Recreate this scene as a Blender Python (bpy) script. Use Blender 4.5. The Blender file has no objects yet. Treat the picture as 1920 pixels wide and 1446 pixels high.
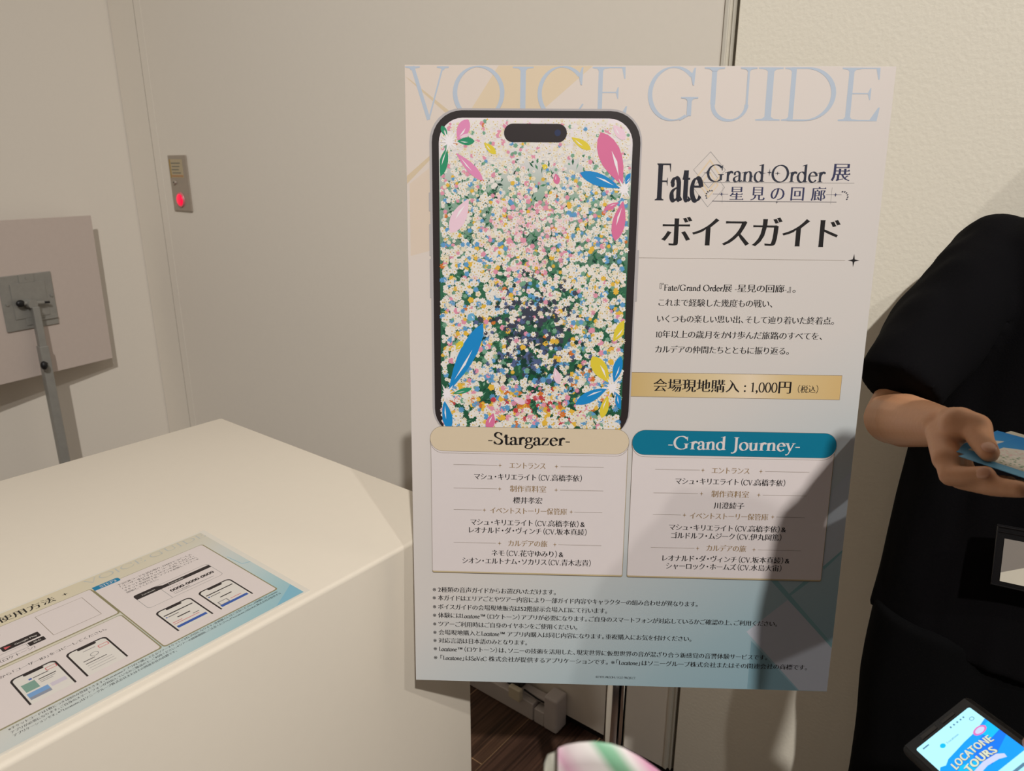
import bpy, math, random
from mathutils import Matrix, Vector, noise
S = bpy.context.scene
C = S.collection
random.seed(7)
H = 1.45                                   # eye height of the phone camera above the floor

# ---------------------------------------------------------------- camera
cam = bpy.data.cameras.new('camera'); cam_o = bpy.data.objects.new('camera', cam); C.objects.link(cam_o)
cam.sensor_fit = 'HORIZONTAL'; cam.sensor_width = 36; cam.lens = 1333/1920*36
RT, DN, FW = (.999993628, .001037427, .003415932), (.003569992, -.290594475, -.956839645), (0, .956845743, -.290596327)
cam_o.matrix_world = Matrix(((RT[0], -DN[0], -FW[0], 0), (RT[1], -DN[1], -FW[1], 0), (RT[2], -DN[2], -FW[2], H), (0, 0, 0, 1)))
cam.clip_start = .01
cam.dof.use_dof = True; cam.dof.focus_distance = .99; cam.dof.aperture_fstop = 9
S.camera = cam_o

# ---------------------------------------------------------------- light and exposure
w = bpy.data.worlds.new('room_light'); S.world = w; w.use_nodes = True
w.node_tree.nodes['Background'].inputs[0].default_value = (1, .91, .85, 1)
w.node_tree.nodes['Background'].inputs[1].default_value = .108
S.view_settings.view_transform = 'Standard'; S.view_settings.look = 'None'
S.view_settings.exposure = .15; S.view_settings.gamma = 1; S.view_settings.use_curve_mapping = False

def spot(name, loc, target, watts, size, blend, radius, col):
    l = bpy.data.lights.new(name, 'SPOT'); l.energy = watts; l.spot_size = math.radians(size); l.spot_blend = blend
    l.shadow_soft_size = radius; l.color = col
    o = bpy.data.objects.new(name, l); C.objects.link(o); o.location = loc
    o.rotation_euler = (Vector(target)-Vector(loc)).to_track_quat('-Z', 'Y').to_euler(); return o
spot('ceiling_spotlight', (.715, -3.518, 5.45), (.62, 1.2, 1.45), 1010, 66, 1.0, .055, (1, .968, .925))
spot('ceiling_spotlight_beside', (2.05, -3.05, 5.55), (.5, 1.1, 1.3), 235, 66, 1.0, .05, (1, .968, .925))
# ---------------------------------------------------------------- helpers
def lin(c):
    c = c/255
    return c/12.92 if c <= .04045 else ((c+.055)/1.055)**2.4

def mat(name, rgb, rough=.55, spec=.4, metal=0, bump=0, bscale=60, vary=.03, emit=0, sss=0, coat=0, alpha=1):
    """Principled material with a faint procedural mottling of colour and an optional noise bump"""
    m = bpy.data.materials.new(name); m.use_nodes = True; nt = m.node_tree; b = nt.nodes['Principled BSDF']
    col = tuple(lin(c) for c in rgb)
    tc = nt.nodes.new('ShaderNodeTexCoord'); n = nt.nodes.new('ShaderNodeTexNoise'); n.inputs['Scale'].default_value = bscale
    n.inputs['Detail'].default_value = 4; nt.links.new(tc.outputs['Object'], n.inputs['Vector'])
    r = nt.nodes.new('ShaderNodeValToRGB')
    r.color_ramp.elements[0].color = tuple(c*(1-vary) for c in col)+(1,); r.color_ramp.elements[1].color = tuple(min(1, c*(1+vary)) for c in col)+(1,)
    nt.links.new(n.outputs['Fac'], r.inputs['Fac']); nt.links.new(r.outputs['Color'], b.inputs['Base Color'])
    b.inputs['Roughness'].default_value = rough; b.inputs['Specular IOR Level'].default_value = spec; b.inputs['Metallic'].default_value = metal
    if bump:
        bp = nt.nodes.new('ShaderNodeBump'); bp.inputs['Strength'].default_value = bump; bp.inputs['Distance'].default_value = .004
        nt.links.new(n.outputs['Fac'], bp.inputs['Height']); nt.links.new(bp.outputs['Normal'], b.inputs['Normal'])
    if emit:
        nt.links.new(r.outputs['Color'], b.inputs['Emission Color']); b.inputs['Emission Strength'].default_value = emit
    if sss:
        b.inputs['Subsurface Weight'].default_value = sss; b.inputs['Subsurface Radius'].default_value = (.012, .005, .003)
    if coat: b.inputs['Coat Weight'].default_value = coat; b.inputs['Coat Roughness'].default_value = .15
    if alpha < 1: b.inputs['Alpha'].default_value = alpha
    return m

WM = {}                                    # world matrix of every object made here
def obj(name, V, F, mats, parent=None, M=None, idx=None, smooth=False):
    me = bpy.data.meshes.new(name); me.from_pydata([tuple(v) for v in V], [], [tuple(f) for f in F])
    for m in (mats if isinstance(mats, (list, tuple)) else [mats]): me.materials.append(m)
    if idx: me.polygons.foreach_set('material_index', idx)
    if smooth: me.polygons.foreach_set('use_smooth', [True]*len(me.polygons))
    me.update()
    o = bpy.data.objects.new(name, me); C.objects.link(o); place(o, parent, M); return o

def place(o, parent, M):
    M = M or Matrix(); WM[o.name] = M
    if parent is not None:
        o.parent = parent; o.matrix_basis = WM[parent.name].inverted() @ M
    else: o.matrix_basis = M

def thing(name, label, cat, loc=(0, 0, 0), group=None):
    o = bpy.data.objects.new(name, None); C.objects.link(o); o.empty_display_size = .1
    place(o, None, Matrix.Translation(loc)); o['label'] = label; o['category'] = cat
    if group: o['group'] = group
    return o

def tag(o, label, cat, group=None):
    o['label'] = label; o['category'] = cat
    if group: o['group'] = group
    return o

class MB:
    """collects shapes into one mesh"""
    def __init__(s): s.V = []; s.F = []; s.I = []
    def add(s, V, F, i=0):
        n = len(s.V); s.V += [tuple(v) for v in V]; s.F += [tuple(k+n for k in f) for f in F]; s.I += [i]*len(F)
    def box(s, lo, hi, i=0, bev=0, M=None):
        (x0, y0, z0), (x1, y1, z1) = lo, hi
        if bev:
            b = bev; V = []; F = []
            import bmesh
            bm = bmesh.new(); bmesh.ops.create_cube(bm, size=1)
            for v in bm.verts: v.co = Vector(((x0+x1)/2+v.co.x*(x1-x0), (y0+y1)/2+v.co.y*(y1-y0), (z0+z1)/2+v.co.z*(z1-z0)))
            bmesh.ops.bevel(bm, geom=bm.edges[:], offset=b, segments=3, profile=.5, affect='EDGES')
            bm.verts.index_update(); V = [v.co.copy() for v in bm.verts]; F = [[v.index for v in f.verts] for f in bm.faces]; bm.free()
        else:
            V = [Vector(p) for p in ((x0, y0, z0), (x1, y0, z0), (x1, y1, z0), (x0, y1, z0), (x0, y0, z1), (x1, y0, z1), (x1, y1, z1), (x0, y1, z1))]
            F = [(0, 3, 2, 1), (4, 5, 6, 7), (0, 1, 5, 4), (1, 2, 6, 5), (2, 3, 7, 6), (3, 0, 4, 7)]
        if M: V = [M @ v for v in V]
        s.add(V, F, i)
    def tube(s, pts, rad, i=0, n=14, M=None):
        pts = [Vector(p) for p in pts]; rad = rad if isinstance(rad, (list, tuple)) else [rad]*len(pts)
        V = []; F = []
        t0 = (pts[1]-pts[0]).normalized(); u = t0.orthogonal().normalized()
        for k, p in enumerate(pts):
            t = (pts[min(k+1, len(pts)-1)]-pts[max(k-1, 0)]).normalized(); u = (u-t*u.dot(t)).normalized(); v = t.cross(u)
            for a in range(n):
                c = 2*math.pi*a/n; V.append(p+(u*math.cos(c)+v*math.sin(c))*rad[k])
        for k in range(len(pts)-1):
            for a in range(n): F.append((k*n+a, k*n+(a+1) % n, (k+1)*n+(a+1) % n, (k+1)*n+a))
        F.append(tuple(range(n))[::-1]); F.append(tuple((len(pts)-1)*n+a for a in range(n)))
        if M: V = [M @ v for v in V]
        s.add(V, F, i)
    def ell(s, c, r, i=0, M=None, nu=20, nv=12):
        V = []; F = []; c = Vector(c); r = r if isinstance(r, (list, tuple)) else (r, r, r)
        for a in range(nv+1):
            th = math.pi*a/nv
            for b in range(nu):
                ph = 2*math.pi*b/nu; p = Vector((r[0]*math.sin(th)*math.cos(ph), r[1]*math.sin(th)*math.sin(ph), r[2]*math.cos(th)))
                V.append(c+(M @ p if M else p))
        for a in range(nv):
            for b in range(nu): F.append((a*nu+b, (a+1)*nu+b, (a+1)*nu+(b+1) % nu, a*nu+(b+1) % nu))
        s.add(V, F, i)
    def limb(s, pts, rad, i=0, flat=None):
        """tapered limb with rounded joints"""
        pts = [Vector(p) for p in pts]
        for k in range(len(pts)-1): s.tube([pts[k], pts[k+1]], [rad[k], rad[k+1]], i, 16)
        for p, r in zip(pts, rad): s.ell(p, r, i, None, 16, 10)
    def loft(s, rings, i=0):
        n = len(rings[0]); V = [p for r in rings for p in r]; F = []
        for k in range(len(rings)-1):
            for a in range(n): F.append((k*n+a, k*n+(a+1) % n, (k+1)*n+(a+1) % n, (k+1)*n+a))
        F.append(tuple(range(n))[::-1]); F.append(tuple((len(rings)-1)*n+a for a in range(n))); s.add(V, F, i)
    def build(s, name, mats, parent=None, M=None, smooth=False): return obj(name, s.V, s.F, mats, parent, M, s.I, smooth)
    def skin(s, name, mats, parent, voxel=.004, it=4, fold=0, fscale=(9, 9, 3), extra=None, M=None):
        """fuse everything into one continuous surface (voxel remesh + smoothing)"""
        me = bpy.data.meshes.new('raw'); me.from_pydata(s.V, [], s.F); o = bpy.data.objects.new('raw', me); C.objects.link(o)
        a = o.modifiers.new('a', 'REMESH'); a.mode = 'VOXEL'; a.voxel_size = voxel; a.use_smooth_shade = True
        b = o.modifiers.new('b', 'SMOOTH'); b.iterations = it; b.factor = .5
        dg = bpy.context.evaluated_depsgraph_get(); m2 = bpy.data.meshes.new_from_object(o.evaluated_get(dg))
        V = [v.co.copy() for v in m2.vertices]; F = [tuple(p.vertices) for p in m2.polygons]
        if fold:
            N = [v.normal.copy() for v in m2.vertices]
            for k, v in enumerate(V):
                q = Vector((v.x*fscale[0], v.y*fscale[1], v.z*fscale[2]))
                V[k] = v+N[k]*fold*(noise.noise(q)+.5*noise.noise(q*2.3))
        bpy.data.objects.remove(o); bpy.data.meshes.remove(me); bpy.data.meshes.remove(m2)
        I = [0]*len(F)
        if extra:
            n = len(V); V += [Vector(v) for v in extra.V]; F += [tuple(k+n for k in f) for f in extra.F]; I += extra.I
        return obj(name, V, F, mats, parent, M, I, True)

class Ink(MB):
    """flat printing in millimetres, x right and y down from the sheet's top left corner"""
    def __init__(s): super().__init__(); s.z = 0
    def poly(s, pts, i=0, z=0):
        ar = sum(pts[k][0]*pts[(k+1) % len(pts)][1]-pts[(k+1) % len(pts)][0]*pts[k][1] for k in range(len(pts)))
        if ar > 0: pts = pts[::-1]
        s.add([(x/1000, -y/1000, z/1000) for x, y in pts], [tuple(range(len(pts)))], i)
    def rect(s, x0, y0, x1, y1, i=0, z=0, r=0):
        if not r: return s.poly([(x0, y0), (x1, y0), (x1, y1), (x0, y1)], i, z)
        s.poly(rr(x0, y0, x1, y1, r), i, z)
    def ring(s, outer, inner, i=0, z=0):
        n = len(outer); V = [(x/1000, -y/1000, z/1000) for x, y in outer+inner]
        s.add(V, [(k, n+k, n+(k+1) % n, (k+1) % n) for k in range(n)], i)
    def stroke(s, a, b, wd, i=0, z=0):
        dx, dy = b[0]-a[0], b[1]-a[1]; d = math.hypot(dx, dy) or 1; nx, ny = -dy/d*wd/2, dx/d*wd/2
        s.poly([(a[0]+nx, a[1]+ny), (b[0]+nx, b[1]+ny), (b[0]-nx, b[1]-ny), (a[0]-nx, a[1]-ny)], i, z)
    def sparkle(s, x, y, rx, ry, i=0, z=0):
        p = []
        for k in range(4):
            a = k*math.pi/2; c, q = math.cos(a), math.sin(a); p.append((x+rx*c, y+ry*q))
            c2, q2 = math.cos(a+math.pi/4), math.sin(a+math.pi/4); p.append((x+rx*.24*c2, y+ry*.24*q2))
        s.poly(p, i, z)
    def text(s, txt, x, y, width=None, em=None, i=0, z=0, middle=True, height=None, **k):
        """one line; y is the middle of the characters (or the baseline); fitted to width or set at em size"""
        V, F, wd = setline(txt, **k)
        sx = width/wd if width else em
        sy = em or sx
        if height: sy = height
        by = y+(.355*sy if middle else 0)
        s.add([((x+a*sx)/1000, -(by-b*sy)/1000, z/1000+l*6e-6) for a, b, l in V], F, i)
        return wd*sx

def rr(x0, y0, x1, y1, r, n=8):
    p = []
    for cx, cy, a in ((x1-r, y0+r, -90), (x1-r, y1-r, 0), (x0+r, y1-r, 90), (x0+r, y0+r, 180)):
        for k in range(n+1):
            t = math.radians(a+90*k/n); p.append((cx+r*math.cos(t), cy+r*math.sin(t)))
    return p

# directions of the room: A runs along the long wall, B points into it
A = Vector((.78869, -.61479, 0)); B = Vector((.61479, .78869, 0)); Z = Vector((0, 0, 1))
ROOM = Matrix(((A.x, B.x, 0, 0), (A.y, B.y, 0, 0), (0, 0, 1, 0), (0, 0, 0, 1)))     # room coordinates (a, b, z) -> world

# ---------------------------------------------------------------- materials
m_wall_l = mat('wall_paint_darkened', (222, 214, 202), .5, .35, bump=.04, bscale=90, vary=.015)  # wall paint darkened to offset the stronger light on the left wall
m_wall = mat('wall_paint_lightened', (238, 230, 217), .5, .35, bump=.04, bscale=90, vary=.015)  # same paint lightened, brightness put into the colour for the dimmer long wall
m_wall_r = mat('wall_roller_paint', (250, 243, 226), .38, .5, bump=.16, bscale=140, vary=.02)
m_alu = mat('anodised_channel', (214, 208, 194), .4, .5)
m_dark = mat('dark_gap', (38, 34, 31), .8, .2)
m_counter = mat('counter_laminate', (233, 223, 207), .42, .4, vary=.012)
m_foam = mat('foam_board', (214, 208, 205), .6, .3)
m_galv = mat('galvanised_steel', (150, 148, 142), .5, .5, metal=.3, bscale=45, vary=.14)
m_chrome = mat('chrome', (205, 203, 200), .09, .5, metal=1, vary=.02)
m_steel = mat('brushed_steel', (172, 160, 146), .4, .5, metal=.35, bscale=70, vary=.06)
m_black = mat('black_plastic', (22, 21, 22), .45, .4)
m_board = mat('grey_board_back', (198, 184, 175), .6, .3)
m_seam = mat('panel_seam', (158, 149, 138), .8, .2)
m_cloth = mat('black_cotton', (12, 11, 13), .95, .1, bump=.15, bscale=420, vary=.1)
m_trouser = mat('black_twill', (9, 9, 10), .95, .1, bump=.12, bscale=420, vary=.1)
m_skin = mat('skin', (208, 152, 113), .5, .4, bump=.05, bscale=160, vary=.06, sss=.12)
m_nail = mat('nail', (202, 146, 114), .25, .5)
m_hair = mat('dark_hair', (30, 24, 21), .42, .35, bump=.35, bscale=1, vary=.35)
_n = m_hair.node_tree.nodes; _m = _n.new('ShaderNodeMapping'); _m.inputs['Scale'].default_value = (190, 190, 7)
m_hair.node_tree.links.new(_n['Texture Coordinate'].outputs['Object'], _m.inputs['Vector']); m_hair.node_tree.links.new(_m.outputs['Vector'], _n['Noise Texture'].inputs['Vector'])
m_lip = mat('lips', (176, 96, 88), .4, .4)
m_eye = mat('eye_white', (230, 226, 220), .2, .5)
m_iris = mat('iris', (34, 24, 18), .2, .5)

def ink(name, rgb, rough=.5): return mat('ink_'+name, rgb, rough, .35, vary=.015)
k_black = ink('black', (26, 22, 22)); k_brown = ink('bronze', (150, 122, 84)); k_white = ink('white', (224, 214, 212)); k_grey = ink('grey', (150, 146, 144))
k_sky = ink('pale_blue', (184, 195, 209)); k_teal = ink('teal', (0, 118, 148)); k_cream = ink('cream', (220, 202, 174)); k_gold = ink('gold', (205, 174, 116))
k_gold2 = ink('light_gold', (226, 204, 172)); k_navy = ink('navy', (52, 54, 88)); k_phone = ink('phone_black', (44, 36, 36)); k_case = ink('phone_grey', (182, 176, 176))
k_line = ink('hairline', (128, 112, 92)); k_lens = ink('lens_blue', (40, 50, 84))

def gradient_paper(name, stops, ux, uy, rough=.48, off=0):
    """printed colour wash across a sheet: ramp along ux*x + uy*y in local metres"""
    m = mat(name, (255, 255, 255), rough, .35); nt = m.node_tree; b = nt.nodes['Principled BSDF']
    tc = nt.nodes.new('ShaderNodeTexCoord'); d = nt.nodes.new('ShaderNodeVectorMath'); d.operation = 'DOT_PRODUCT'; d.inputs[1].default_value = (ux, uy, 0)
    nt.links.new(tc.outputs['Object'], d.inputs[0]); r = nt.nodes.new('ShaderNodeValToRGB')
    e = r.color_ramp.elements
    for k, (p, c) in enumerate(stops):
        q = e[k] if k < 2 else e.new(p)
        q.position = p; q.color = tuple(lin(x) for x in c)+(1,)
    ad = nt.nodes.new('ShaderNodeMath'); ad.operation = 'ADD'; ad.inputs[1].default_value = off; nt.links.new(d.outputs['Value'], ad.inputs[0])
    nt.links.new(ad.outputs[0], r.inputs['Fac']); nt.links.new(r.outputs['Color'], b.inputs['Base Color']); return m

# ---------------------------------------------------------------- the room
def structure(o): o['kind'] = 'structure'; return o
def floor_mat():
    m = mat('dark_wood_floor', (255, 255, 255), .42, .4); nt = m.node_tree; b = nt.nodes['Principled BSDF']
    tc = nt.nodes.new('ShaderNodeTexCoord'); mp = nt.nodes.new('ShaderNodeMapping'); mp.inputs['Rotation'].default_value = (0, 0, -math.atan2(B.y, B.x))
    nt.links.new(tc.outputs['Object'], mp.inputs['Vector'])
    br = nt.nodes.new('ShaderNodeTexBrick'); br.inputs['Scale'].default_value = 1; br.inputs['Brick Width'].default_value = 1.1; br.inputs['Row Height'].default_value = .19
    br.inputs['Mortar Size'].default_value = .0016; br.inputs['Color1'].default_value = (lin(64), lin(46), lin(38), 1); br.inputs['Color2'].default_value = (lin(80), lin(60), lin(46), 1)
    br.inputs['Mortar'].default_value = (lin(138), lin(112), lin(84), 1); br.offset = .37
    nt.links.new(mp.outputs['Vector'], br.inputs['Vector'])
    ms = nt.nodes.new('ShaderNodeMapping'); ms.inputs['Scale'].default_value = (3, 130, 1); nt.links.new(mp.outputs['Vector'], ms.inputs['Vector'])
    nz = nt.nodes.new('ShaderNodeTexNoise'); nz.inputs['Scale'].default_value = 1; nz.inputs['Detail'].default_value = 5; nt.links.new(ms.outputs['Vector'], nz.inputs['Vector'])
    rp = nt.nodes.new('ShaderNodeValToRGB'); rp.color_ramp.elements[0].position = .35; rp.color_ramp.elements[0].color = (.5, .46, .46, 1); rp.color_ramp.elements[1].position = .74; rp.color_ramp.elements[1].color = (2.1, 2.0, 1.9, 1)
    nt.links.new(nz.outputs['Fac'], rp.inputs['Fac'])
    mx = nt.nodes.new('ShaderNodeMixRGB'); mx.blend_type = 'MULTIPLY'; mx.inputs[0].default_value = 1
    nt.links.new(br.outputs['Color'], mx.inputs[1]); nt.links.new(rp.outputs['Color'], mx.inputs[2]); nt.links.new(mx.outputs['Color'], b.inputs['Base Color'])
    return m
f = MB(); f.box((-5, -3, -.05), (5, 5, 0)); structure(f.build('floor', floor_mat()))
WA, WB = -2.912, 1.35                      # corner of the two walls in room coordinates
TOP = 3.6
f = MB()                                    # long wall: narrow strip, wide sliding panel, recessed base
for a0, a1 in ((WA+.004, -2.677), (-2.6735, -.571)): f.box((a0, WB, .028), (a1, WB+.05, TOP), 0)
f.box((-2.677, WB+.002, .028), (-2.6735, WB+.01, TOP), 2); f.box((WA, WB+.002, .028), (WA+.004, WB+.01, TOP), 2); f.box((-2.722, WB-.0006, .028), (-2.7205, WB+.01, TOP), 2)
f.box((WA, WB+.012, 0), (2.6, WB+.09, TOP), 1)
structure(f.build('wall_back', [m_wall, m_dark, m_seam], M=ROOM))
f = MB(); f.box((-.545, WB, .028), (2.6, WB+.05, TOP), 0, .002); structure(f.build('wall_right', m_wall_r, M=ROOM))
f = MB()                                    # aluminium channel between sliding panel and fixed wall
f.box((-.570, WB-.004, .03), (-.5625, WB+.012, TOP), 0, .001); f.box((-.5625, WB+.004, .03), (-.556, WB+.012, TOP), 0); f.box((-.556, WB+.001, .03), (-.5535, WB+.012, TOP), 0)
f.box((-.5535, WB+.011, .03), (-.545, WB+.0121, TOP), 1)
structure(f.build('trim_1', [m_alu, mat('rubber_gasket', (120, 113, 101), .7, .2)], M=ROOM))
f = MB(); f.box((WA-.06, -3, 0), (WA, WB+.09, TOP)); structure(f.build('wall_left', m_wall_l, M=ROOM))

# pale cover box at the foot of the wall
t = thing('cable_cover', 'pale grey low box with taller end block at the foot of the wall', 'cover', ROOM @ Vector((-1.1, 1.32, 0)))
m_cov = mat('pale_grey_plastic', (214, 206, 202), .5, .35); m_clip = mat('cream_clip', (226, 216, 190), .45, .4)
f = MB(); f.box((-1.75, 1.300, 0), (-.937, 1.345, .055), 0, .003); f.box((-1.75, 1.318, .055), (-.9, 1.345, .07), 0, .003); f.box((-.934, 1.300, 0), (-.9, 1.345, .045), 0, .003)
f.build('duct', m_cov, t, ROOM)
f = MB(); f.box((-.9, 1.297, 0), (-.857, 1.347, .105), 0, .006); f.build('end_block', m_cov, t, ROOM)
f = MB(); f.box((-1.012, 1.285, .05), (-.972, 1.302, .088), 0, .004, ); f.build('clip', m_clip, t, ROOM)
f = MB(); f.tube([(-.975, 1.31, .078), (-.93, 1.309, .072), (-.903, 1.31, .07)], .0025, 0, 8); f.build('cable', m_black, t, ROOM)
f = MB(); f.box((-1.03, 1.300, .075), (-.985, 1.3465, .112), 0, .005); f.build('latch', m_black, t, ROOM)

# call button plate on the wall
t = thing('button_panel', 'small steel plate with a glowing red button and a faded sticker, on the back wall', 'button panel', ROOM @ Vector((-2.552, WB, 1.4)))
f = MB(); f.box((-2.613, WB-.006, 1.303), (-2.49, WB, 1.495), 0, .0025); f.build('plate', m_steel, t, ROOM)
f = MB(); f.box((-2.604, WB-.0068, 1.418), (-2.516, WB-.006, 1.481), 0); 
for k in range(4): f.box((-2.592+.004*(k % 2), WB-.0072, 1.466-.011*k), (-2.530-.006*(k % 3), WB-.0068, 1.470-.011*k), 1)
f.box((-2.604, WB-.0072, 1.418), (-2.596, WB-.0068, 1.481), 2); f.box((-2.596, WB-.0072, 1.4215), (-2.516, WB-.0068, 1.4275), 3)
f.build('sticker', [mat('sticker_paper', (190, 174, 142), .5), mat('sticker_text', (134, 130, 112), .5), mat('sticker_ochre', (176, 146, 82), .5), mat('sticker_orange', (186, 140, 96), .5)], t, ROOM)
RX = Matrix.Rotation(math.pi/2, 4, 'X')
f = MB(); f.tube([(-2.579, WB-.006, 1.402), (-2.579, WB-.012, 1.402)], [.008, .006], 0, 16); f.tube([(-2.579, WB-.012, 1.402), (-2.579, WB-.0125, 1.402)], [.003, .003], 1, 12); f.build('key_switch', [m_steel, m_black], t, ROOM)
f = MB(); f.tube([(-2.556, WB-.006, 1.342), (-2.556, WB-.010, 1.342)], [.027, .025], 0, 28)
bz = f.build('button_ring', mat('red_plastic_ring', (214, 120, 124), .35, .5), t, ROOM)
f = MB(); f.ell((-2.556, WB-.009, 1.342), (.0215, .008, .0215), 0); f.build('red_button', mat('lit_red_button', (236, 16, 62), .3, .5, emit=.75), bz, ROOM, True)

# ---------------------------------------------------------------- sign put away against the left wall
t = thing('sign_stand', 'sign stand turned to the left wall, showing the blank back of its board', 'sign stand', ROOM @ Vector((WA+.35, .91, 0)))
f = MB(); f.box((-.0025, -.25, -.268), (.0025, .262, .268), 0, .001)
SB = ROOM @ Matrix.Translation((WA+.120, .888, 1.018)) @ Matrix.Rotation(math.radians(11), 4, 'Z') @ Matrix.Rotation(math.radians(1), 4, 'Y')
bd = f.build('board', m_board, t, SB)
f = MB(); f.box((.0026, -.092, -.098), (.008, .082, .088), 0, .002); f.box((.008, -.06, -.06), (.0105, .055, .06), 0, .001); f.box((.008, -.028, .06), (.0105, .022, .088), 0, .001); f.box((.008, -.028, -.085), (.0105, .022, -.06), 0, .001); f.box((.008, .012, -.075), (.014, .078, -.068), 0, .001)
for y, z in ((-.078, -.005), (.07, .005), (-.003, .075), (.005, -.07)): f.tube([(.008, y, z), (.012, y, z)], .0045, 0, 10)
f.build('mounting_plate', m_galv, t, SB)
f = MB(); f.tube([(.0105, -.012, -.01), (.04, -.012, -.01)], .016, 0, 14); f.tube([(.026, -.04, -.005), (.026, .03, -.012)], .007, 0, 10); f.tube([(.026, .03, -.012), (.026, .05, -.014)], .004, 1, 8); f.ell((.026, -.045, -.004), (.009, .014, .012), 1)
f.build('swivel_clamp', [m_galv, m_black], t, SB)
pt = SB @ Vector((.034, -.006, -.02))
PX, PY = -2.80, .902
f = MB(); pw = ROOM.inverted() @ pt
f.box((-.013, -.011, .84-pw.z), (.013, .011, 0), 0, .002, Matrix.Translation((pw.x, pw.y, pw.z))); f.build('upper_pole', m_galv, t, ROOM)
f = MB(); f.box((pw.x-.016, pw.y-.014, .02), (pw.x+.016, pw.y+.014, .86), 0, .002); f.build('lower_pole', m_galv, t, ROOM)
f = MB(); f.tube([(pw.x+.016, pw.y-.002, .80), (pw.x+.03, pw.y-.01, .80)], .004, 0, 8); f.ell((pw.x+.038, pw.y-.018, .80), (.011, .011, .015), 0); f.build('knob', m_black, t, ROOM)
f = MB(); f.box((pw.x-.02, pw.y-.2, 0), (pw.x+.24, pw.y+.2, .02), 0, .004); f.build('base', m_galv, t, ROOM)

# ---------------------------------------------------------------- counter
f = MB(); ca, cb = (Vector((-.0691, 1.0402, 0)).dot(A)), Vector((-.0691, 1.0402, 0)).dot(B)
f.box((ca-.73, cb-1.75, .0), (ca, cb, H-.5287), 0, .006)
tag(f.build('counter', m_counter, None, ROOM, True), 'large plain white counter with the guide sheet lying on top, left of the poster', 'counter')
# ---------------------------------------------------------------- poster and sheet layout in millimetres (x right, y down)
DESC = [('『Fate/Grand Order展 -星見の回廊-』。', 323.2, 177.3, 266.8), ('これまで経験した幾度もの戦い、', 323.2, 149.3, 286.2), ('いくつもの楽しい思い出、そして辿り着いた終着点。', 322.8, 229.9, 307.2), ('10年以上の歳月をかけ歩んだ旅路のすべてを、', 322.3, 217.5, 327.4), ('カルデアの仲間たちとともに振り返る。', 322.6, 176.1, 347.3)]
CAST = [('マシュ・キリエライト（CV.高橋李依）', 85.0, 150.1, 526.6), ('櫻井孝宏', 139.1, 40.6, 560.0), ('マシュ・キリエライト（CV.高橋李依）&', 80.0, 158.7, 593.0), ('レオナルド・ダ・ヴィンチ（CV.坂本真綾）', 76.7, 167.3, 604.8), ('ネモ（CV.花守ゆみり）&', 109.5, 100.7, 638.4), ('シオン・エルトナム・ソカリス（CV.青木志貴）', 68.3, 182.9, 650.7), ('マシュ・キリエライト（CV.高橋李依）', 359.0, 150.4, 527.4), ('川澄綾子', 413.4, 41.4, 561.4), ('マシュ・キリエライト（CV.高橋李依）&', 354.2, 159.5, 594.2), ('ゴルドルフ・ムジーク（CV.伊丸岡篤）', 357.2, 153.8, 606.2), ('レオナルド・ダ・ヴィンチ（CV.坂本真綾）&', 346.1, 176.5, 640.0), ('シャーロック・ホームズ（CV.水島大宙）', 352.9, 162.0, 651.6)]
HEADS = [('エントランス', 133.4, 49.9, 509.9), ('制作資料室', 134.5, 50.2, 543.3), ('イベントストーリー保管庫', 107.1, 106.7, 575.4), ('カルデアの旅', 132.5, 55.5, 623.4), ('エントランス', 407.2, 51.3, 511.4), ('制作資料室', 408.9, 51.2, 544.8), ('イベントストーリー保管庫', 381.3, 107.0, 576.9), ('カルデアの旅', 406.9, 55.4, 623.8)]
RULES = [((57.2, 509.9), (117.3, 509.7), (121.0, 510.0), (197.7, 510.2), (203.3, 510.3), (261.8, 510.4)), ((57.3, 543.7), (116.8, 543.3), (120.7, 543.5), (198.0, 543.9), (203.3, 543.8), (262.4, 544.0)), ((57.1, 574.9), (96.1, 574.8), (99.7, 574.9), (219.5, 574.9), (223.6, 575.0), (262.2, 575.3)), ((56.8, 623.6), (116.0, 623.4), (121.0, 623.5), (198.2, 623.7), (202.8, 624.1), (262.6, 624.0)), ((331.3, 511.2), (391.4, 511.4), (395.5, 511.5), (473.2, 511.6), (478.7, 511.7), (537.7, 511.4)), ((330.7, 544.6), (391.0, 544.7), (395.7, 545.0), (473.0, 545.2), (478.3, 545.3), (537.1, 545.0)), ((331.4, 576.0), (369.7, 576.1), (374.4, 576.2), (494.3, 576.0), (499.0, 576.3), (537.5, 576.2)), ((330.9, 624.4), (391.2, 624.4), (395.5, 624.7), (472.7, 624.8), (478.0, 624.9), (536.9, 624.7))]
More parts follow.
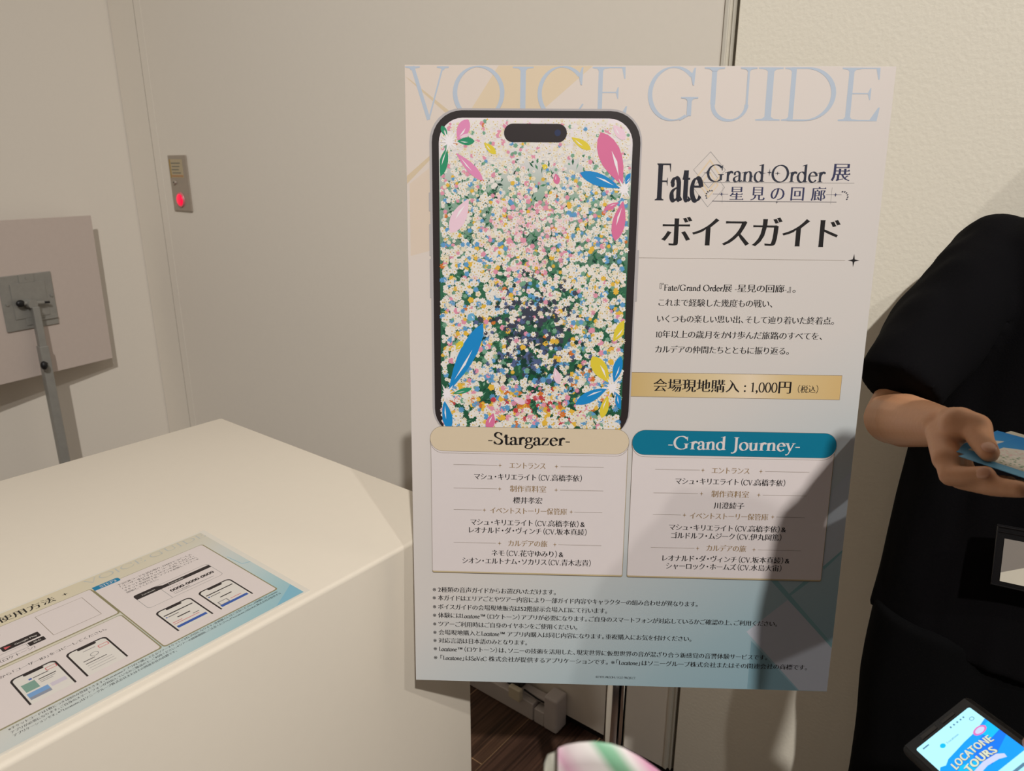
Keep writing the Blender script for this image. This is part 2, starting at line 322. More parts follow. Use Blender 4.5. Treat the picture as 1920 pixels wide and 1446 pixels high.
NOTES = [('※ 2種類の音声ガイドからお選びいただけます。', 25.9, 176.9, 696.7), ('※ 本ガイドはエリアごとやツアー内容により一部ガイド内容やキャラクターの組み合わせが異なります。', 25.7, 377.1, 709.5), ('※ ボイスガイドの会場現地販売は52階展示会場入口にて行います。', 25.9, 250.2, 723.3), ('※ 体験にはLocatone™（ロケトーン）アプリが必要になります。ご自身のスマートフォンが対応しているかご確認の上、ご利用ください。', 25.8, 490.1, 736.6), ('※ ツアーご利用時はご自身のイヤホンをご使用ください。', 25.9, 208.8, 750.2), ('※ 会場現地購入とLocatone™ アプリ内購入は同じ内容になります。重複購入にお気を付けください。', 26.0, 371.4, 763.5), ('※ 対応言語は日本語のみとなります。', 26.0, 137.4, 776.4), ('※ Locatone™（ロケトーン）は、ソニーの技術を活用した、現実世界に仮想世界の音が混ざり合う新感覚の音響体験サービスです。', 26.2, 480.0, 789.6), ('※ 「Locatone」はSoVeC 株式会社が提供するアプリケーションです。 ※「Locatone」はソニーグループ株式会社またはその関連会社の商標です。', 26.3, 537.8, 803.7)]
COPY = ('©TYPE-MOON / FGO PROJECT', 261.9, 57.2, 827.8)
PRICE = [('会場現地購入 : 1,000円', 322.7, 182.2, 395.5), ('（税込）', 510.1, 31.4, 396.6)]
KANA = ((325.5, 198.2), (545.4, 196.0), 179.0, 215.5)
PILLS = [[(25.6, 474.1), (294.6, 474.2), (150.4, 456.5), (150.9, 491.3)], [(298.4, 474.3), (570.4, 475.2), (428.0, 456.8), (430.5, 492.3)]]
PILLTXT = [[(103.5, 474.2), (216.1, 476.2), (117.0, 463.4), (117.1, 481.1)], [(345.9, 475.4), (523.0, 476.7), (362.0, 464.4), (363.0, 482.8)]]
BOXES = [[(26.6, 482.4), (292.9, 480.5), (26.4, 666.3), (294.2, 666.5), (26.4, 669.2)], [(299.2, 484.1), (568.6, 482.6), (300.5, 667.5), (568.4, 666.7), (300.6, 670.0)]]
BANNER = [(292.8, 378.6), (568.3, 378.4), (568.2, 411.2), (292.1, 410.8)]
DIV = [(296.5, 229.6), (556.6, 230.0), (567.3, 229.9)]
PHONE = {'oL': (29.9, 111.6), 'oR': (293.4, 109.7), 'oLb': (29.9, 442.6), 'oRb': (294.8, 437.8), 'oT': (158.7, 50.0), 'bL': (33.2, 111.5), 'bR': (291.7, 109.7), 'bT': (158.8, 52.3), 'sL': (41.3, 111.5), 'sR': (283.2, 109.8), 'sT': (158.9, 61.1), 'sLb': (41.5, 442.4), 'sRb': (281.3, 438.0), 'iL': (122.8, 78.5), 'iR': (200.8, 78.1), 'iT': (159.0, 67.8), 'iB': (159.4, 89.8), 'cam': (189.3, 78.1), 'b1': (29.4, 151.1), 'b1e': (29.1, 174.1), 'b2': (28.9, 190.0), 'b2e': (28.3, 230.2), 'b3': (29.0, 233.6), 'b3e': (28.3, 284.3), 'r1': (294.1, 219.9), 'r1e': (297.1, 285.0), 'bot': (165.4, 455.0)}
HEADLETTERS = [('V', -0.8, 54.7), ('O', 59.3, 123.0), ('I', 132.9, 158.4), ('C', 163.6, 220.4), ('E', 230.2, 273.7), ('G', 298.4, 359.8), ('U', 365.6, 428.7), ('I', 430.6, 460.1), ('D', 462.0, 525.3), ('E', 530.4, 579.4)]
HEADY = (1.6, 62.5, 62.1)
LOGO = {'F0': (312.7, 158.2), 'F1': (371.0, 112.8), 'G0': (376.2, 134.5), 'G1': (521.8, 113.5), 'ten0': (529.7, 135.2), 'ten1': (551.3, 110.2), 'ln0': (363.8, 136.1), 'ln1': (558.2, 134.6), 's1': (414.5, 158.3), 's2': (440.6, 158.0), 's3': (465.2, 157.8), 's4': (489.6, 157.6), 's5': (515.6, 157.4), 'stop': (439.1, 139.8), 'u0': (384.6, 158.5), 'u1': (538.7, 158.5), 'cr1': (397.1, 149.9), 'cr2': (531.6, 149.4), 'ar1': (391.7, 150.0), 'ar2': (541.6, 149.8), 'la1': (380.0, 153.8), 'la2': (547.8, 154.3), 'em0': (378.7, 99.8), 'em1': (359.0, 120.3), 'em2': (380.2, 165.2), 'em3': (399.7, 140.5)}
BANDS = {'cream1': [(115.6, -0.1), (230.5, -0.4), (171.9, 50.1), (82.3, 50.5)], 'cream2': [(0.6, 131.1), (29.9, 106.4), (29.9, 111.6), (0.4, 140.9)], 'cream3': [(0.2, 13.1), (7.4, 17.4), (59.8, 56.9), (51.8, 56.9)], 'cream4': [(3.8, 140.8), (29.1, 121.2), (29.8, 223.4), (3.5, 230.5)], 'l1': [(499.9, 670.5), (509.4, 670.3), (595.8, 764.7), (595.8, 771.4)], 'l2': [(522.2, 695.0), (527.0, 694.8), (554.1, 670.1), (545.5, 670.3)], 'l3': [(569.4, 647.8), (571.0, 652.9), (595.3, 626.5), (595.7, 622.4)], 'q1': [(525.7, 699.2), (472.2, 749.9), (554.0, 840.1), (595.0, 840.4), (596.3, 768.7)], 'q2': [(473.3, 763.5), (551.5, 840.2), (463.0, 839.8)], 'q3': [(570.7, 536.3), (596.6, 509.2), (595.7, 623.0), (569.4, 647.8), (570.2, 541.3)], 'q4': [(461.1, 671.6), (497.3, 670.6), (521.9, 695.5), (470.3, 748.0)], 'p1': [(186.4, 678.2), (315.1, 671.2), (320.1, 780.2), (198.1, 755.5)], 'p2': [(209.7, 812.1), (319.8, 774.5), (322.8, 839.4), (241.6, 839.1), (234.3, 826.8)]}
PETALS = [('pink', (64.9, 87.1), (78.3, 63.1), 7.3), ('green', (64.9, 89.0), (86.3, 88.9), 4.6), ('green', (51.5, 96.7), (43.1, 131.4), 5.3), ('pink', (63.5, 103.6), (97.0, 136.2), 5.3), ('green', (51.6, 83.4), (45.1, 70.8), 3.3), ('pinkp', (67.6, 84.5), (79.6, 80.7), 2.0), ('pinkd', (271.1, 138.7), (242.3, 77.2), 13.2), ('blue', (268.7, 143.3), (218.1, 125.6), 7.3), ('pinkd', (273.3, 160.1), (265.2, 208.9), 7.9), ('pinkd', (268.0, 161.4), (249.6, 170.7), 3.3), ('blue', (275.1, 138.7), (282.5, 125.8), 4.0), ('yellow', (98.2, 90.7), (113.0, 104.0), 4.0), ('yellow', (206.9, 83.7), (231.1, 98.1), 4.6), ('pinkp', (78.1, 159.2), (55.4, 201.0), 9.2), ('yellow', (173.3, 122.1), (175.2, 115.7), 3.3), ('pinkd', (188.1, 127.1), (190.4, 140.0), 4.0), ('pinkp', (257.8, 69.0), (272.9, 85.8), 5.3), ('blue', (52.6, 405.5), (97.4, 316.1), 10.6), ('blue', (45.3, 421.7), (52.2, 461.6), 6.6), ('yellow', (264.0, 391.8), (241.0, 357.8), 9.2), ('blue', (262.2, 400.5), (221.1, 422.3), 7.3), ('blue', (271.0, 391.6), (278.7, 357.2), 5.9), ('blue', (275.2, 407.5), (283.1, 429.2), 5.3), ('yellow', (263.3, 410.6), (256.6, 441.4), 5.3), ('green', (57.5, 411.2), (82.6, 403.5), 3.3), ('yellow', (268.2, 337.5), (284.4, 309.3), 6.6), ('pinkp', (192.3, 374.2), (198.4, 395.7), 4.6), ('pinkp', (136.2, 415.0), (154.1, 423.4), 4.0), ('pinkd', (111.3, 437.5), (104.2, 460.6), 5.9), ('yellow', (61.5, 351.3), (70.7, 340.5), 4.0), ('blued', (86.2, 312.1), (77.8, 305.2), 5.3)]
STARS = [(54.9, 89.1), (274.1, 145.2), (48.9, 411.4), (269.2, 399.6)]
SHEET = {'TR': (-0.5, 0.5), 'BR': (-6.0, 255.0), 'BLx': (-337.4, 228.0), 'TLx': (-246.6, -60.6), 'p3TL': (-160.3, 38.4), 'p3TR': (-21.2, 31.8), 'p3BR': (-23.3, 222.3), 'p3BL': (-171.2, 218.2), 'p1TR': (-172.8, 30.9), 'p1BR': (-174.5, 113.0), 'p2TR': (-172.7, 120.8), 'p2BR': (-175.1, 220.6), 'p1L': (-283.8, 57.7), 'step3a': (-169.8, 28.5), 'step3b': (-135.7, 37.6), 'step3c': (-169.5, 39.3), 'vg0': (-173.1, 3.2), 'vgE': (-4.7, 18.0), 'vgbase': (-4.7, 18.0), 'vgtop': (-2.4, 4.5), 'vgV': (-170.4, 15.1), 'hd0': (-270.8, 16.4), 'hd1': (-211.2, 22.6), 'star': (-198.5, 17.5), 'hdtop': (-218.9, 6.9), 'hdb': (-215.9, 26.4), 'qr0': (-242.0, 42.1), 'qr1': (-189.0, 40.9), 'qr2': (-189.1, 100.0), 'qr3': (-243.1, 98.4), 'tk0': (-146.0, 89.5), 'tk1': (-45.2, 97.8), 'tk2': (-45.6, 133.8), 'tk3': (-115.5, 134.1), 'tk4': (-147.7, 134.2), 'tkn': (-115.7, 97.0), 'tkb0': (-146.7, 98.6), 'num0': (-110.4, 114.2), 'num1': (-50.5, 114.2), 't3l0': (-147.4, 49.3), 't3r0': (-44.4, 50.7), 't3l4': (-148.4, 76.3), 'ph1TL': (-147.4, 147.7), 'ph1TR': (-102.3, 150.8), 'ph1BL': (-147.7, 206.3), 'ph1BR': (-102.4, 206.6), 'ph2TL': (-91.7, 148.1), 'ph2TR': (-46.1, 150.9), 'ph2BL': (-92.9, 205.5), 'ph2BR': (-47.6, 208.0), 'bt0': (-144.6, 196.4), 'bt1': (-106.3, 197.9), 'bu0': (-89.5, 198.4), 'bu1': (-51.4, 201.2), 'ph3TL': (-303.6, 146.3), 'ph3TR': (-258.8, 147.6), 'ph3BR': (-258.9, 205.4), 'ph3BL': (-305.8, 181.7), 'ph4TL': (-249.2, 147.2), 'ph4TR': (-205.8, 147.5), 'ph4BL': (-249.3, 205.9), 'ph4BR': (-204.4, 206.5), 't2l': (-307.3, 132.3), 't2r': (-197.9, 136.5), 'gp0': (-287.4, 77.9), 'gp1': (-251.8, 86.4), 'gph': (-252.4, 77.3), 'se0': (-266.6, 96.2), 'se1': (-252.1, 95.6), 'f1l': (-329.6, 223.6), 'f1r': (-25.5, 230.3), 'f3l': (-329.4, 236.1), 'f3r': (-167.4, 239.3)}
# ---------------------------------------------------------------- lettering
SC_LAT = .70                     # capital height of the roman letters, in ems

def arc(cx, cy, rx, ry, a0, a1, n=18):
    return [(cx + rx*math.cos(math.radians(a0+(a1-a0)*i/n)), cy + ry*math.sin(math.radians(a0+(a1-a0)*i/n))) for i in range(n+1)]

def bez(p0, p1, p2, p3, n=12):
    o = []
    for i in range(n+1):
        t = i/n; s = 1-t
        o.append(tuple(s**3*p0[k]+3*s*s*t*p1[k]+3*s*t*t*p2[k]+t**3*p3[k] for k in (0, 1)))
    return o

def pen(path, T, t, ang=18, w0=None, w1=None):
    """broad-nib stroke along a centre line -> list of quads"""
    n = len(path); L = []; Rr = []
    for i, (x, y) in enumerate(path):
        a = path[max(i-1, 0)]; b = path[min(i+1, n-1)]
        dx, dy = b[0]-a[0], b[1]-a[1]; d = math.hypot(dx, dy) or 1e-9
        th = math.atan2(dy, dx) - math.radians(ang)
        w = .5*(t + (T-t)*abs(math.sin(th)))
        if w0 is not None and i < n*.3: w *= w0 + (1-w0)*i/(n*.3)
        if w1 is not None and i > n*.7: w *= w1 + (1-w1)*(n-1-i)/(n*.3)
        L.append((x-dy/d*w, y+dx/d*w)); Rr.append((x+dy/d*w, y-dx/d*w))
    return [[L[i], Rr[i], Rr[i+1], L[i+1]] for i in range(n-1)]

def stem(x, y0, y1, T):
    return [[(x-T/2, y0), (x+T/2, y0), (x+T/2, y1), (x-T/2, y1)]]

def serif(x, y, s, T, w=.15, l=1, r=1, th=.026):
    b = .075
    pts = [(x-w*l-T/2*(1-l), y), (x+w*r+T/2*(1-r), y), (x+w*r+T/2*(1-r), y+s*th)]
    pts += [(x+T/2+(w-T/2)*.25*r, y+s*(th+.012)), (x+T/2, y+s*b), (x-T/2, y+s*b), (x-T/2-(w-T/2)*.25*l, y+s*(th+.012)), (x-w*l-T/2*(1-l), y+s*th)]
    return [pts]

def flag(x, y, T):
    return [[(x-T/2-.12, y-.085), (x-T/2-.11, y-.1), (x-T/2, y-.07), (x-T/2, y-.14), (x+T/2, y-.14), (x+T/2, y+.015)]]

def ball(x, y, r):
    return [[(x+r*math.cos(k*math.pi/6), y+r*math.sin(k*math.pi/6)) for k in range(12)]]

XH = .61
def roman(ch, T=.135, t=.035):
    """one roman letter, capital height 1 -> (polygons, advance)"""
    P = []; S = serif
    if ch == 'I': P = stem(.22, 0, 1, T)+S(.22, 0, 1, T)+S(.22, 1, -1, T); a = .44
    elif ch == 'V':
        P = pen([(.12, 1), (.46, -.02)], T, T)+pen([(.78, 1), (.46, -.02)], t*1.5, t*1.5)
        P += S(.12, 1, -1, T*.9, .16)+S(.78, 1, -1, t*1.5, .13); a = .92
    elif ch in 'OQ': P = pen(arc(.47, .5, .41, .5, 0, 360, 48), T, t, 10); a = .94
    elif ch in 'CG':
        P = pen(arc(.47, .5, .41, .5, 42, 318 if ch == 'C' else 305, 36), T, t, 10)
        P += [[(.76, .83), (.80, .66), (.825, .66), (.84, .99), (.815, .99)]]
        if ch == 'C': P += pen([(.77, .17), (.85, .3)], t*1.3, t*1.3); a = .9
        else: P += stem(.76, .08, .44, T)+S(.76, .44, -1, T, .15)+pen([(.6, .0), (.76, .1)], t, t*1.3); a = .98
    elif ch in 'EFL':
        w = .58
        P = stem(.2, 0, 1, T)+S(.2, 0, 1, T, .15)
        if ch != 'L':
            P += S(.2, 1, -1, T, .15)+[[(.2, 1-t), (w+.06, 1-t), (w+.06, 1), (.2, 1)], [(w+.06, 1), (w, 1-t), (w+.045, .78), (w+.065, .78)]]
            P += [[(.2, .52-t/2), (w-.08, .52-t/2), (w-.08, .52+t/2), (.2, .52+t/2)], [(w-.1, .52), (w-.065, .62), (w-.05, .62), (w-.05, .4), (w-.065, .4)]]
        else: P += S(.2, 1, -1, T, .15)
        if ch != 'F': P += [[(.2, 0), (w+.06, 0), (w+.06, t), (.2, t)], [(w+.05, 0), (w-.03, t), (w+.09, .26), (w+.115, .26), (w+.085, 0)]]
        else: P += S(.2, 0, 1, T, .19)
        a = .72 if ch == 'E' else .66
    elif ch == 'U':
        P = stem(.2, .3, 1, T)+pen(arc(.47, .3, .27, .3, 180, 360, 20), T*.85, t*1.4, 30)+stem(.74, .3, 1, t*1.6)
        P += S(.2, 1, -1, T, .16)+S(.74, 1, -1, t*1.6, .13); a = .92
    elif ch == 'D':
        P = stem(.2, 0, 1, T)+S(.2, 0, 1, T, .15, 1, 0)+S(.2, 1, -1, T, .15, 1, 0)
        P += pen([(.15, 1-t/2)]+arc(.42, .5, .45, .5-t/2, 90, -90, 30)+[(.15, t/2)], T, t, 8); a = .97
    elif ch == 'S':
        p = bez((.5, .80), (.44, 1.06), (.1, 1.02), (.11, .74))+bez((.11, .74), (.12, .52), (.54, .5), (.53, .25))[1:]+bez((.53, .25), (.52, -.04), (.12, -.06), (.07, .22))[1:]
        P = pen(p, T, t*1.1, -12)+[[(.485, .78), (.51, .7), (.53, .7), (.53, .99), (.51, .99)], [(.085, .24), (.06, .32), (.04, .32), (.05, .0), (.07, .0)]]; a = .62
    elif ch == 'J':
        P = stem(.24, .08, 1, T)+S(.24, 1, -1, T, .15)+pen(bez((.24, .1), (.24, -.12), (.14, -.22), (-.0, -.24)), T, t*1.5, 10)+ball(.0, -.22, .05); a = .42
    elif ch == 'T':
        P = stem(.36, 0, 1, T)+S(.36, 0, 1, T)+[[(.04, 1-t), (.68, 1-t), (.68, 1), (.04, 1)], [(.04, 1), (.02, .76), (.04, .76), (.09, 1-t)], [(.68, 1), (.7, .76), (.68, .76), (.63, 1-t)]]; a = .72
    elif ch == 'P':
        P = stem(.2, 0, 1, T)+S(.2, 0, 1, T)+S(.2, 1, -1, T, .15, 1, 0)+pen([(.2, 1-t/2)]+arc(.34, .74, .25, .26-t/2, 90, -90, 20)+[(.2, .48+t/2)], T, t, 8); a = .64
    elif ch == 'a':
        P = pen(arc(.22, XH-.17, .14, .17, 175, 15, 14)+[(.36, .3), (.36, .12)]+bez((.36, .12), (.365, .0), (.42, -.01), (.5, .07), 8), T*.95, t*1.2, 15)+ball(.1, XH-.17, T*.42)
        P += pen(bez((.36, .37), (.2, .33), (.05, .27), (.07, .13))+bez((.07, .13), (.09, -.04), (.26, -.03), (.36, .12))[1:], T*.95, t, 20); a = .49
    elif ch == 't': P = pen([(.17, .82), (.17, .14)]+bez((.17, .14), (.18, -.03), (.3, -.03), (.36, .08), 8), T, t*1.3, 12)+[[(.02, XH-t), (.34, XH-t), (.34, XH+.01), (.02, XH+.01)], [(.17-T/2, .84), (.17-T/2, XH), (.03, XH)]]; a = .37
    elif ch == 'e': P = pen(arc(.27, XH/2, .2, XH/2, 12, 325, 30), T*.95, t, 22)+[[(.08, .355), (.47, .355), (.47, .355+t*1.2), (.08, .355+t*1.2)]]; a = .5
    elif ch == 'c': P = pen(arc(.27, XH/2, .2, XH/2, 48, 325, 26), T*.95, t, 22)+ball(.4, XH-.12, T*.42); a = .47
    elif ch == 'r': P = stem(.16, 0, XH-.05, T)+flag(.16, XH, T)+S(.16, 0, 1, T, .14)+pen(bez((.18, .38), (.24, .58), (.32, .62), (.4, .575)), T, t*1.3, -50)+ball(.39, .55, T*.47); a = .43
    elif ch == 'n':
        P = stem(.15, 0, XH-.05, T)+flag(.15, XH, T)+S(.15, 0, 1, T, .13)
        P += pen(bez((.17, .42), (.26, .66), (.47, .68), (.47, .4)), T, t, 10)+stem(.47, 0, .41, T)+S(.47, 0, 1, T, .13); a = .63
    elif ch == 'u':
        P = stem(.14, .2, XH-.05, T)+flag(.14, XH, T)+pen(bez((.14, .22), (.14, -.08), (.36, -.06), (.45, .17)), T, t, 10)+stem(.46, 0, XH-.05, T)+flag(.46, XH, T)+[[(.46, 0), (.6, .02), (.6, .045), (.46, .08)]]; a = .62
    elif ch in 'dbq':
        P = pen(arc(.26, XH/2, .2, XH/2, 0, 360, 36), T*.95, t, 18)+stem(.45, 0, 1.02, T)+flag(.45, 1.06, T)+[[(.45, 0), (.59, .02), (.59, .045), (.45, .08)]]; a = .6
    elif ch == 'g':
        P = pen(arc(.23, .42, .15, .19, 0, 360, 28), T*.85, t, 18)+pen(bez((.16, .25), (.04, .18), (.06, .08), (.2, .06))+bez((.2, .06), (.42, .04), (.48, .02), (.46, -.1))[1:]+bez((.46, -.1), (.44, -.32), (.04, -.34), (.04, -.16))[1:]+bez((.04, -.16), (.05, -.06), (.12, .0), (.2, .05))[1:], T*.75, t*1.2, -10)
        P += pen([(.34, .57), (.48, .6)], t*1.8, t*1.8); a = .5
    elif ch == 'z':
        P = pen([(.4, XH-t), (.07, t)], T*.9, T*.9)+[[(.05, XH-t*1.2), (.44, XH-t*1.2), (.44, XH), (.05, XH)], [(.05, XH), (.03, XH-.17), (.05, XH-.17), (.1, XH-t)], [(.04, 0), (.45, 0), (.45, t*1.2), (.04, t*1.2)], [(.45, 0), (.48, .18), (.455, .18), (.38, t)]]; a = .5
    elif ch == 'o': P = pen(arc(.27, XH/2, .215, XH/2, 0, 360, 36), T*.95, t, 18); a = .54
    elif ch == 'y':
        P = pen([(.11, XH), (.31, .03)], T*.9, T*.9)+pen([(.5, XH), (.3, .02), (.2, -.24), (.1, -.31)], t*1.5, t*1.5)+ball(.09, -.29, .05)
        P += S(.11, XH, -1, T*.8, .13)+S(.5, XH, -1, t, .11); a = .56
    elif ch == '0': P = pen(arc(.31, .47, .24, .48, 0, 360, 40), T*.95, t, 0); a = .62
    elif ch == '1': P = stem(.26, 0, .92, T)+S(.26, 0, 1, T, .17)+[[(.26, .94), (.26+T/2, .96), (.26+T/2, .84), (.08, .83), (.08, .86)]]; a = .5
    elif ch == '-': P = [[(.05, .27), (.31, .27), (.31, .34), (.05, .34)]]; a = .36
    elif ch == ' ': P = []; a = .3
    else: return None
    return P, a

_gl = {}
def cjk(ch, heavy=0):
    """a glyph of the built-in font reshaped towards a Mincho face: thin level strokes, full upright ones, end triangles"""
    key = (ch, heavy)
    if key in _gl: return _gl[key]
    c = bpy.data.curves.new('glyph', 'FONT'); c.resolution_u = 3
    o = bpy.data.objects.new('glyph', c); C.objects.link(o)
    def grab(s):
        c.body = s
        me = bpy.data.meshes.new_from_object(o.evaluated_get(bpy.context.evaluated_depsgraph_get()))
        v = [(q.co.x, q.co.y) for q in me.vertices]; f = [tuple(p.vertices) for p in me.polygons]
        bpy.data.meshes.remove(me); return v, f
    v, f = grab(ch); v2, _ = grab(ch+ch)
    adv = (max(x for x, y in v2)-max(x for x, y in v)) if v else .5
    bpy.data.objects.remove(o); bpy.data.curves.remove(c)
    wide = adv > .9
    cnt = {}
    for p in f:
        for i in range(len(p)):
            e = (p[i], p[(i+1) % len(p)]); cnt[e] = 1
    nx = {}; ny = {}; outs = {}
    for (a, b) in cnt:
        if (b, a) in cnt: continue
        dx, dy = v[b][0]-v[a][0], v[b][1]-v[a][1]; d = math.hypot(dx, dy) or 1e-9
        n = (dy/d, -dx/d); outs[a] = (b, n, d)
        for q in (a, b):
            nx.setdefault(q, []).append(n[0]); ny.setdefault(q, []).append(n[1])
    big = lambda l: max(l, key=abs)
    ax, ay = (.010+heavy, -.0168+heavy*.3) if wide else (.014+heavy, -.012+heavy*.5)
    if ch in '「」『』（）()/.,:・、。': ax = ay = heavy*.5
    nv = [(x+ax*big(nx.get(i, [0])), y+ay*big(ny.get(i, [0]))) for i, (x, y) in enumerate(v)]
    f = [list(p) for p in f]
    if '\u4e00' <= ch <= '\u9fff':
        ins = {b: (a, n) for a, (b, n, d) in outs.items()}
        for a, (b, n, d) in list(outs.items()):
            if n[0] > .95 and .03 < d < .085 and a in ins and b in outs and abs(ins[a][1][1]) > .9 and outs[b][1][1] > .9 and outs[b][2] > .12:
                k = len(nv); x, y = nv[b]
                nv += [(x-.105, y-.005), (x+.012, y-.005), (x-.035, y+.06)]; f.append([k, k+1, k+2])
    _gl[key] = (nv, f, adv); return _gl[key]

KERN = {'、': .55, '。': .55, '（': .55, '）': .55, '「': .55, '」': .55, '『': .55, '』': .55, '・': .6}
def setline(text, weight=(.135, .035), heavy=0, track=0, pitch=1.0, sans=False):
    """-> verts, faces, width; em = 1, baseline 0, starting at x = 0"""
    V = []; F = []; x = 0
    for ch in text:
        if ch == ' ': x += .25; continue
        if ch == '\u3000': x += .9; continue
        r = None if sans else roman(ch, *weight)
        if r:
            k = SC_LAT; lev = 0
            for poly in r[0]:
                n = len(V); ar = sum(poly[i][0]*poly[(i+1) % len(poly)][1]-poly[(i+1) % len(poly)][0]*poly[i][1] for i in range(len(poly)))
                V += [(x+px*k, py*k, lev % 60) for px, py in poly]; lev += 1; idx = list(range(n, n+len(poly)))
                F.append(idx if ar > 0 else idx[::-1])
            x += r[1]*k+track; continue
        v, f, adv = cjk(ch, heavy)
        n = len(V); sh = 0; w = adv
        if ch in KERN:
            w = KERN[ch]
            if ch in '（「『': sh = adv-w
            elif ch == '・': sh = .2
        elif adv > .9: w = pitch*(.93 if '\u3040' <= ch <= '\u30ff' else 1)
        if adv > .9 and ch not in KERN: sh = (adv-w)/2
        V += [(x+a-sh, b, 0) for a, b in v]; F += [[i+n for i in p] for p in f]
        x += w+track
    return V, F, x-track
# ---------------------------------------------------------------- guide sheet on the counter
SH = Matrix(((B.x, -A.x, 0, -.4692), (B.y, -A.y, 0, .9683), (0, 0, 1, H-.5287), (0, 0, 0, 1)))       # x right in print, y up in print
t = thing('guide_sheet', 'laminated sheet of printed steps with blue edge lying on the white counter', 'sign', SH @ Vector((-.18, -.13, 0)))
f = MB(); f.box((-.376, -.2585, 0), (.004, .003, .0008), 0, .0003)
pg = f.build('laminate', mat('laminate_film', (226, 220, 208), .3, .5), t, SH)
SH1 = SH @ Matrix.Translation((0, 0, .0009))
k_panel = ink('panel_white', (222, 211, 207)); k_blue = ink('button_blue', (58, 92, 168)); k_teal2 = ink('tab_teal', (24, 126, 166)); k_red = ink('marker_red', (206, 92, 96)); k_pale = ink('screen_pale', (222, 216, 208))
k_ghost = ink('ghost_lettering', (188, 190, 186))
f = Ink(); f.rect(-372, 1, -4, 255)
f.poly([(-15, 129), (-4, 133), (-4, 134.2), (-15, 130.2)], 2, .03); f.poly([(-18, 96), (-17.2, 96), (-14.4, 129), (-15.2, 129)], 2, .034); f.poly([(-44, 254), (-4, 226), (-4, 254)], 2, .02)
f.build('printed_ground', [gradient_paper('guide_sheet_wash', [(.1, (216, 204, 176)), (.32, (212, 204, 184)), (.48, (206, 207, 201)), (.66, (188, 205, 205)), (.8, (160, 194, 200)), (1, (126, 176, 196))], 1.1, -2.2, off=.33), ink('sheet_facet_pale', (160, 198, 210)), ink('sheet_facet_blue', (130, 182, 202))], pg, SH1)
f = Ink()
for (x0, y0, x1, y1) in ((-171, 36, -22, 221), (-364, 31, -174, 113), (-364, 120, -175, 220)):
    f.rect(x0-1.6, y0-.8, x1+1.6, y1+2.2, 1, .03, 4); f.rect(x0, y0, x1, y1, 0, .06, 3.5)
f.rect(-190+2, 42, -242, 99, 2, .08); f.rect(-190+1.5, 42.5, -241.5, 98.5, 0, .10)
f.build('printed_panels', [k_panel, ink('panel_edge', (146, 138, 104)), k_line], pg, SH1)
f = Ink()
f.text('VOICE GUIDE', -173, 17, width=170, em=18, i=0, z=.05, middle=False, weight=(.085, .03))
f.text('ボイスガイド使用方法', -362, 17.2, width=152, i=1, z=.06, heavy=.01); f.sparkle(-198.5, 17.5, 4, 4, 1, .06)
f.rect(-171, 29.5, -138, 40, 2, .09, 3); f.rect(-171, 29.5, -150, 40, 2, .094); f.text('STEP3', -163, 35, width=21, i=3, z=.12)
f.rect(-364, 112, -309, 122, 2, .09, 3); f.text('STEP2', -350, 117.3, width=21, i=3, z=.12); f.rect(-364, 26, -322, 36, 2, .09, 3); f.text('STEP1', -352, 31, width=21, i=3, z=.12)
for k, s in enumerate(['下記QRコードを読み取り、STEP2でコピーした', '「ユーザーID」「チケットコード」を入力して、', '「チケットを登録する」ボタンを押してください。', 'チケット登録完了後、アプリを起動してツアーを', '開始してください。']):
    f.text(s, -147.6, 50+k*6.6, width=[103, 103, 104, 103, 42][k], i=1, z=.09, heavy=.003, sans=True)
for k, s in enumerate(['下記QRコードを読み取り、', '「Locatone（ロケトーン）」', 'アプリをダウンロードし、', '会員登録してください。']):
    f.text(s, -352, 47+k*6.8, em=6.3, i=1, z=.09, heavy=.003, sans=True)
f.text('「マイページ」から「ユーザーID」をコピーしてください。', -345, 134.5, width=148, i=1, z=.09, heavy=.003, sans=True)
f.text('（ロケトーン）', -300, 105, width=38, i=1, z=.09, sans=True)
for k, s in enumerate(['※チケットコードは1枚につき1回のみ登録できます。※Locatoneアプリ内で購入できるツアーチケットと同じ内容になります。重複購入にはご注意ください。※体験にはLocatone', 'アプリが必要になります。ご自身のスマートフォンが対応しているかご確認の上、ご利用ください。※ツアーの開催期間にご注意ください。※「Locatone」はSoVeC株式会社が提供する', 'アプリケーションです。※「Locatone」はソニーグループ株式会社またはその関連会社の商標です。']):
    f.text(s, -330, 227+k*6.4, width=[305, 306, 164][k], em=4.6, i=1, z=.09, heavy=.004, sans=True)
f.build('printed_lettering', [k_ghost, k_black, k_teal2, k_white], pg, SH1)
f = Ink()
def mini(x0, x1, y0, y1, rows):
    f.poly([(x0, y1), (x0, y0+6)]+arc(x0+6, y0+6, 6, 6, 180, 270, 6)+arc(x1-6, y0+6, 6, 6, 270, 360, 6)+[(x1, y1)], 0, .09)
    f.poly([(x0+2, y1+.3), (x0+2, y0+7)]+arc(x0+7, y0+7.4, 5, 5, 180, 270, 6)+arc(x1-7, y0+7.4, 5, 5, 270, 360, 6)+[(x1-2, y1+.3)], 1, .12); f.rect((x0+x1)/2-10, y0+2, (x0+x1)/2+10, y0+6, 0, .15, 1.9)
    for n, r in enumerate(rows): f.rect(x0+r[0], y0+r[1], x0+r[2], y0+r[3], r[4], .15+.004*n)
mini(-147.5, -102, 149, 206.5, [(4, 15, 41, 17, 0), (4, 20, 6, 22.5, 2), (7, 21, 20, 22.2, 0), (14, 29, 30, 31, 0), (4, 37, 16, 38, 3), (30, 37, 38, 38, 0), (4, 41, 36, 42, 3), (4, 47, 41, 52, 2)])
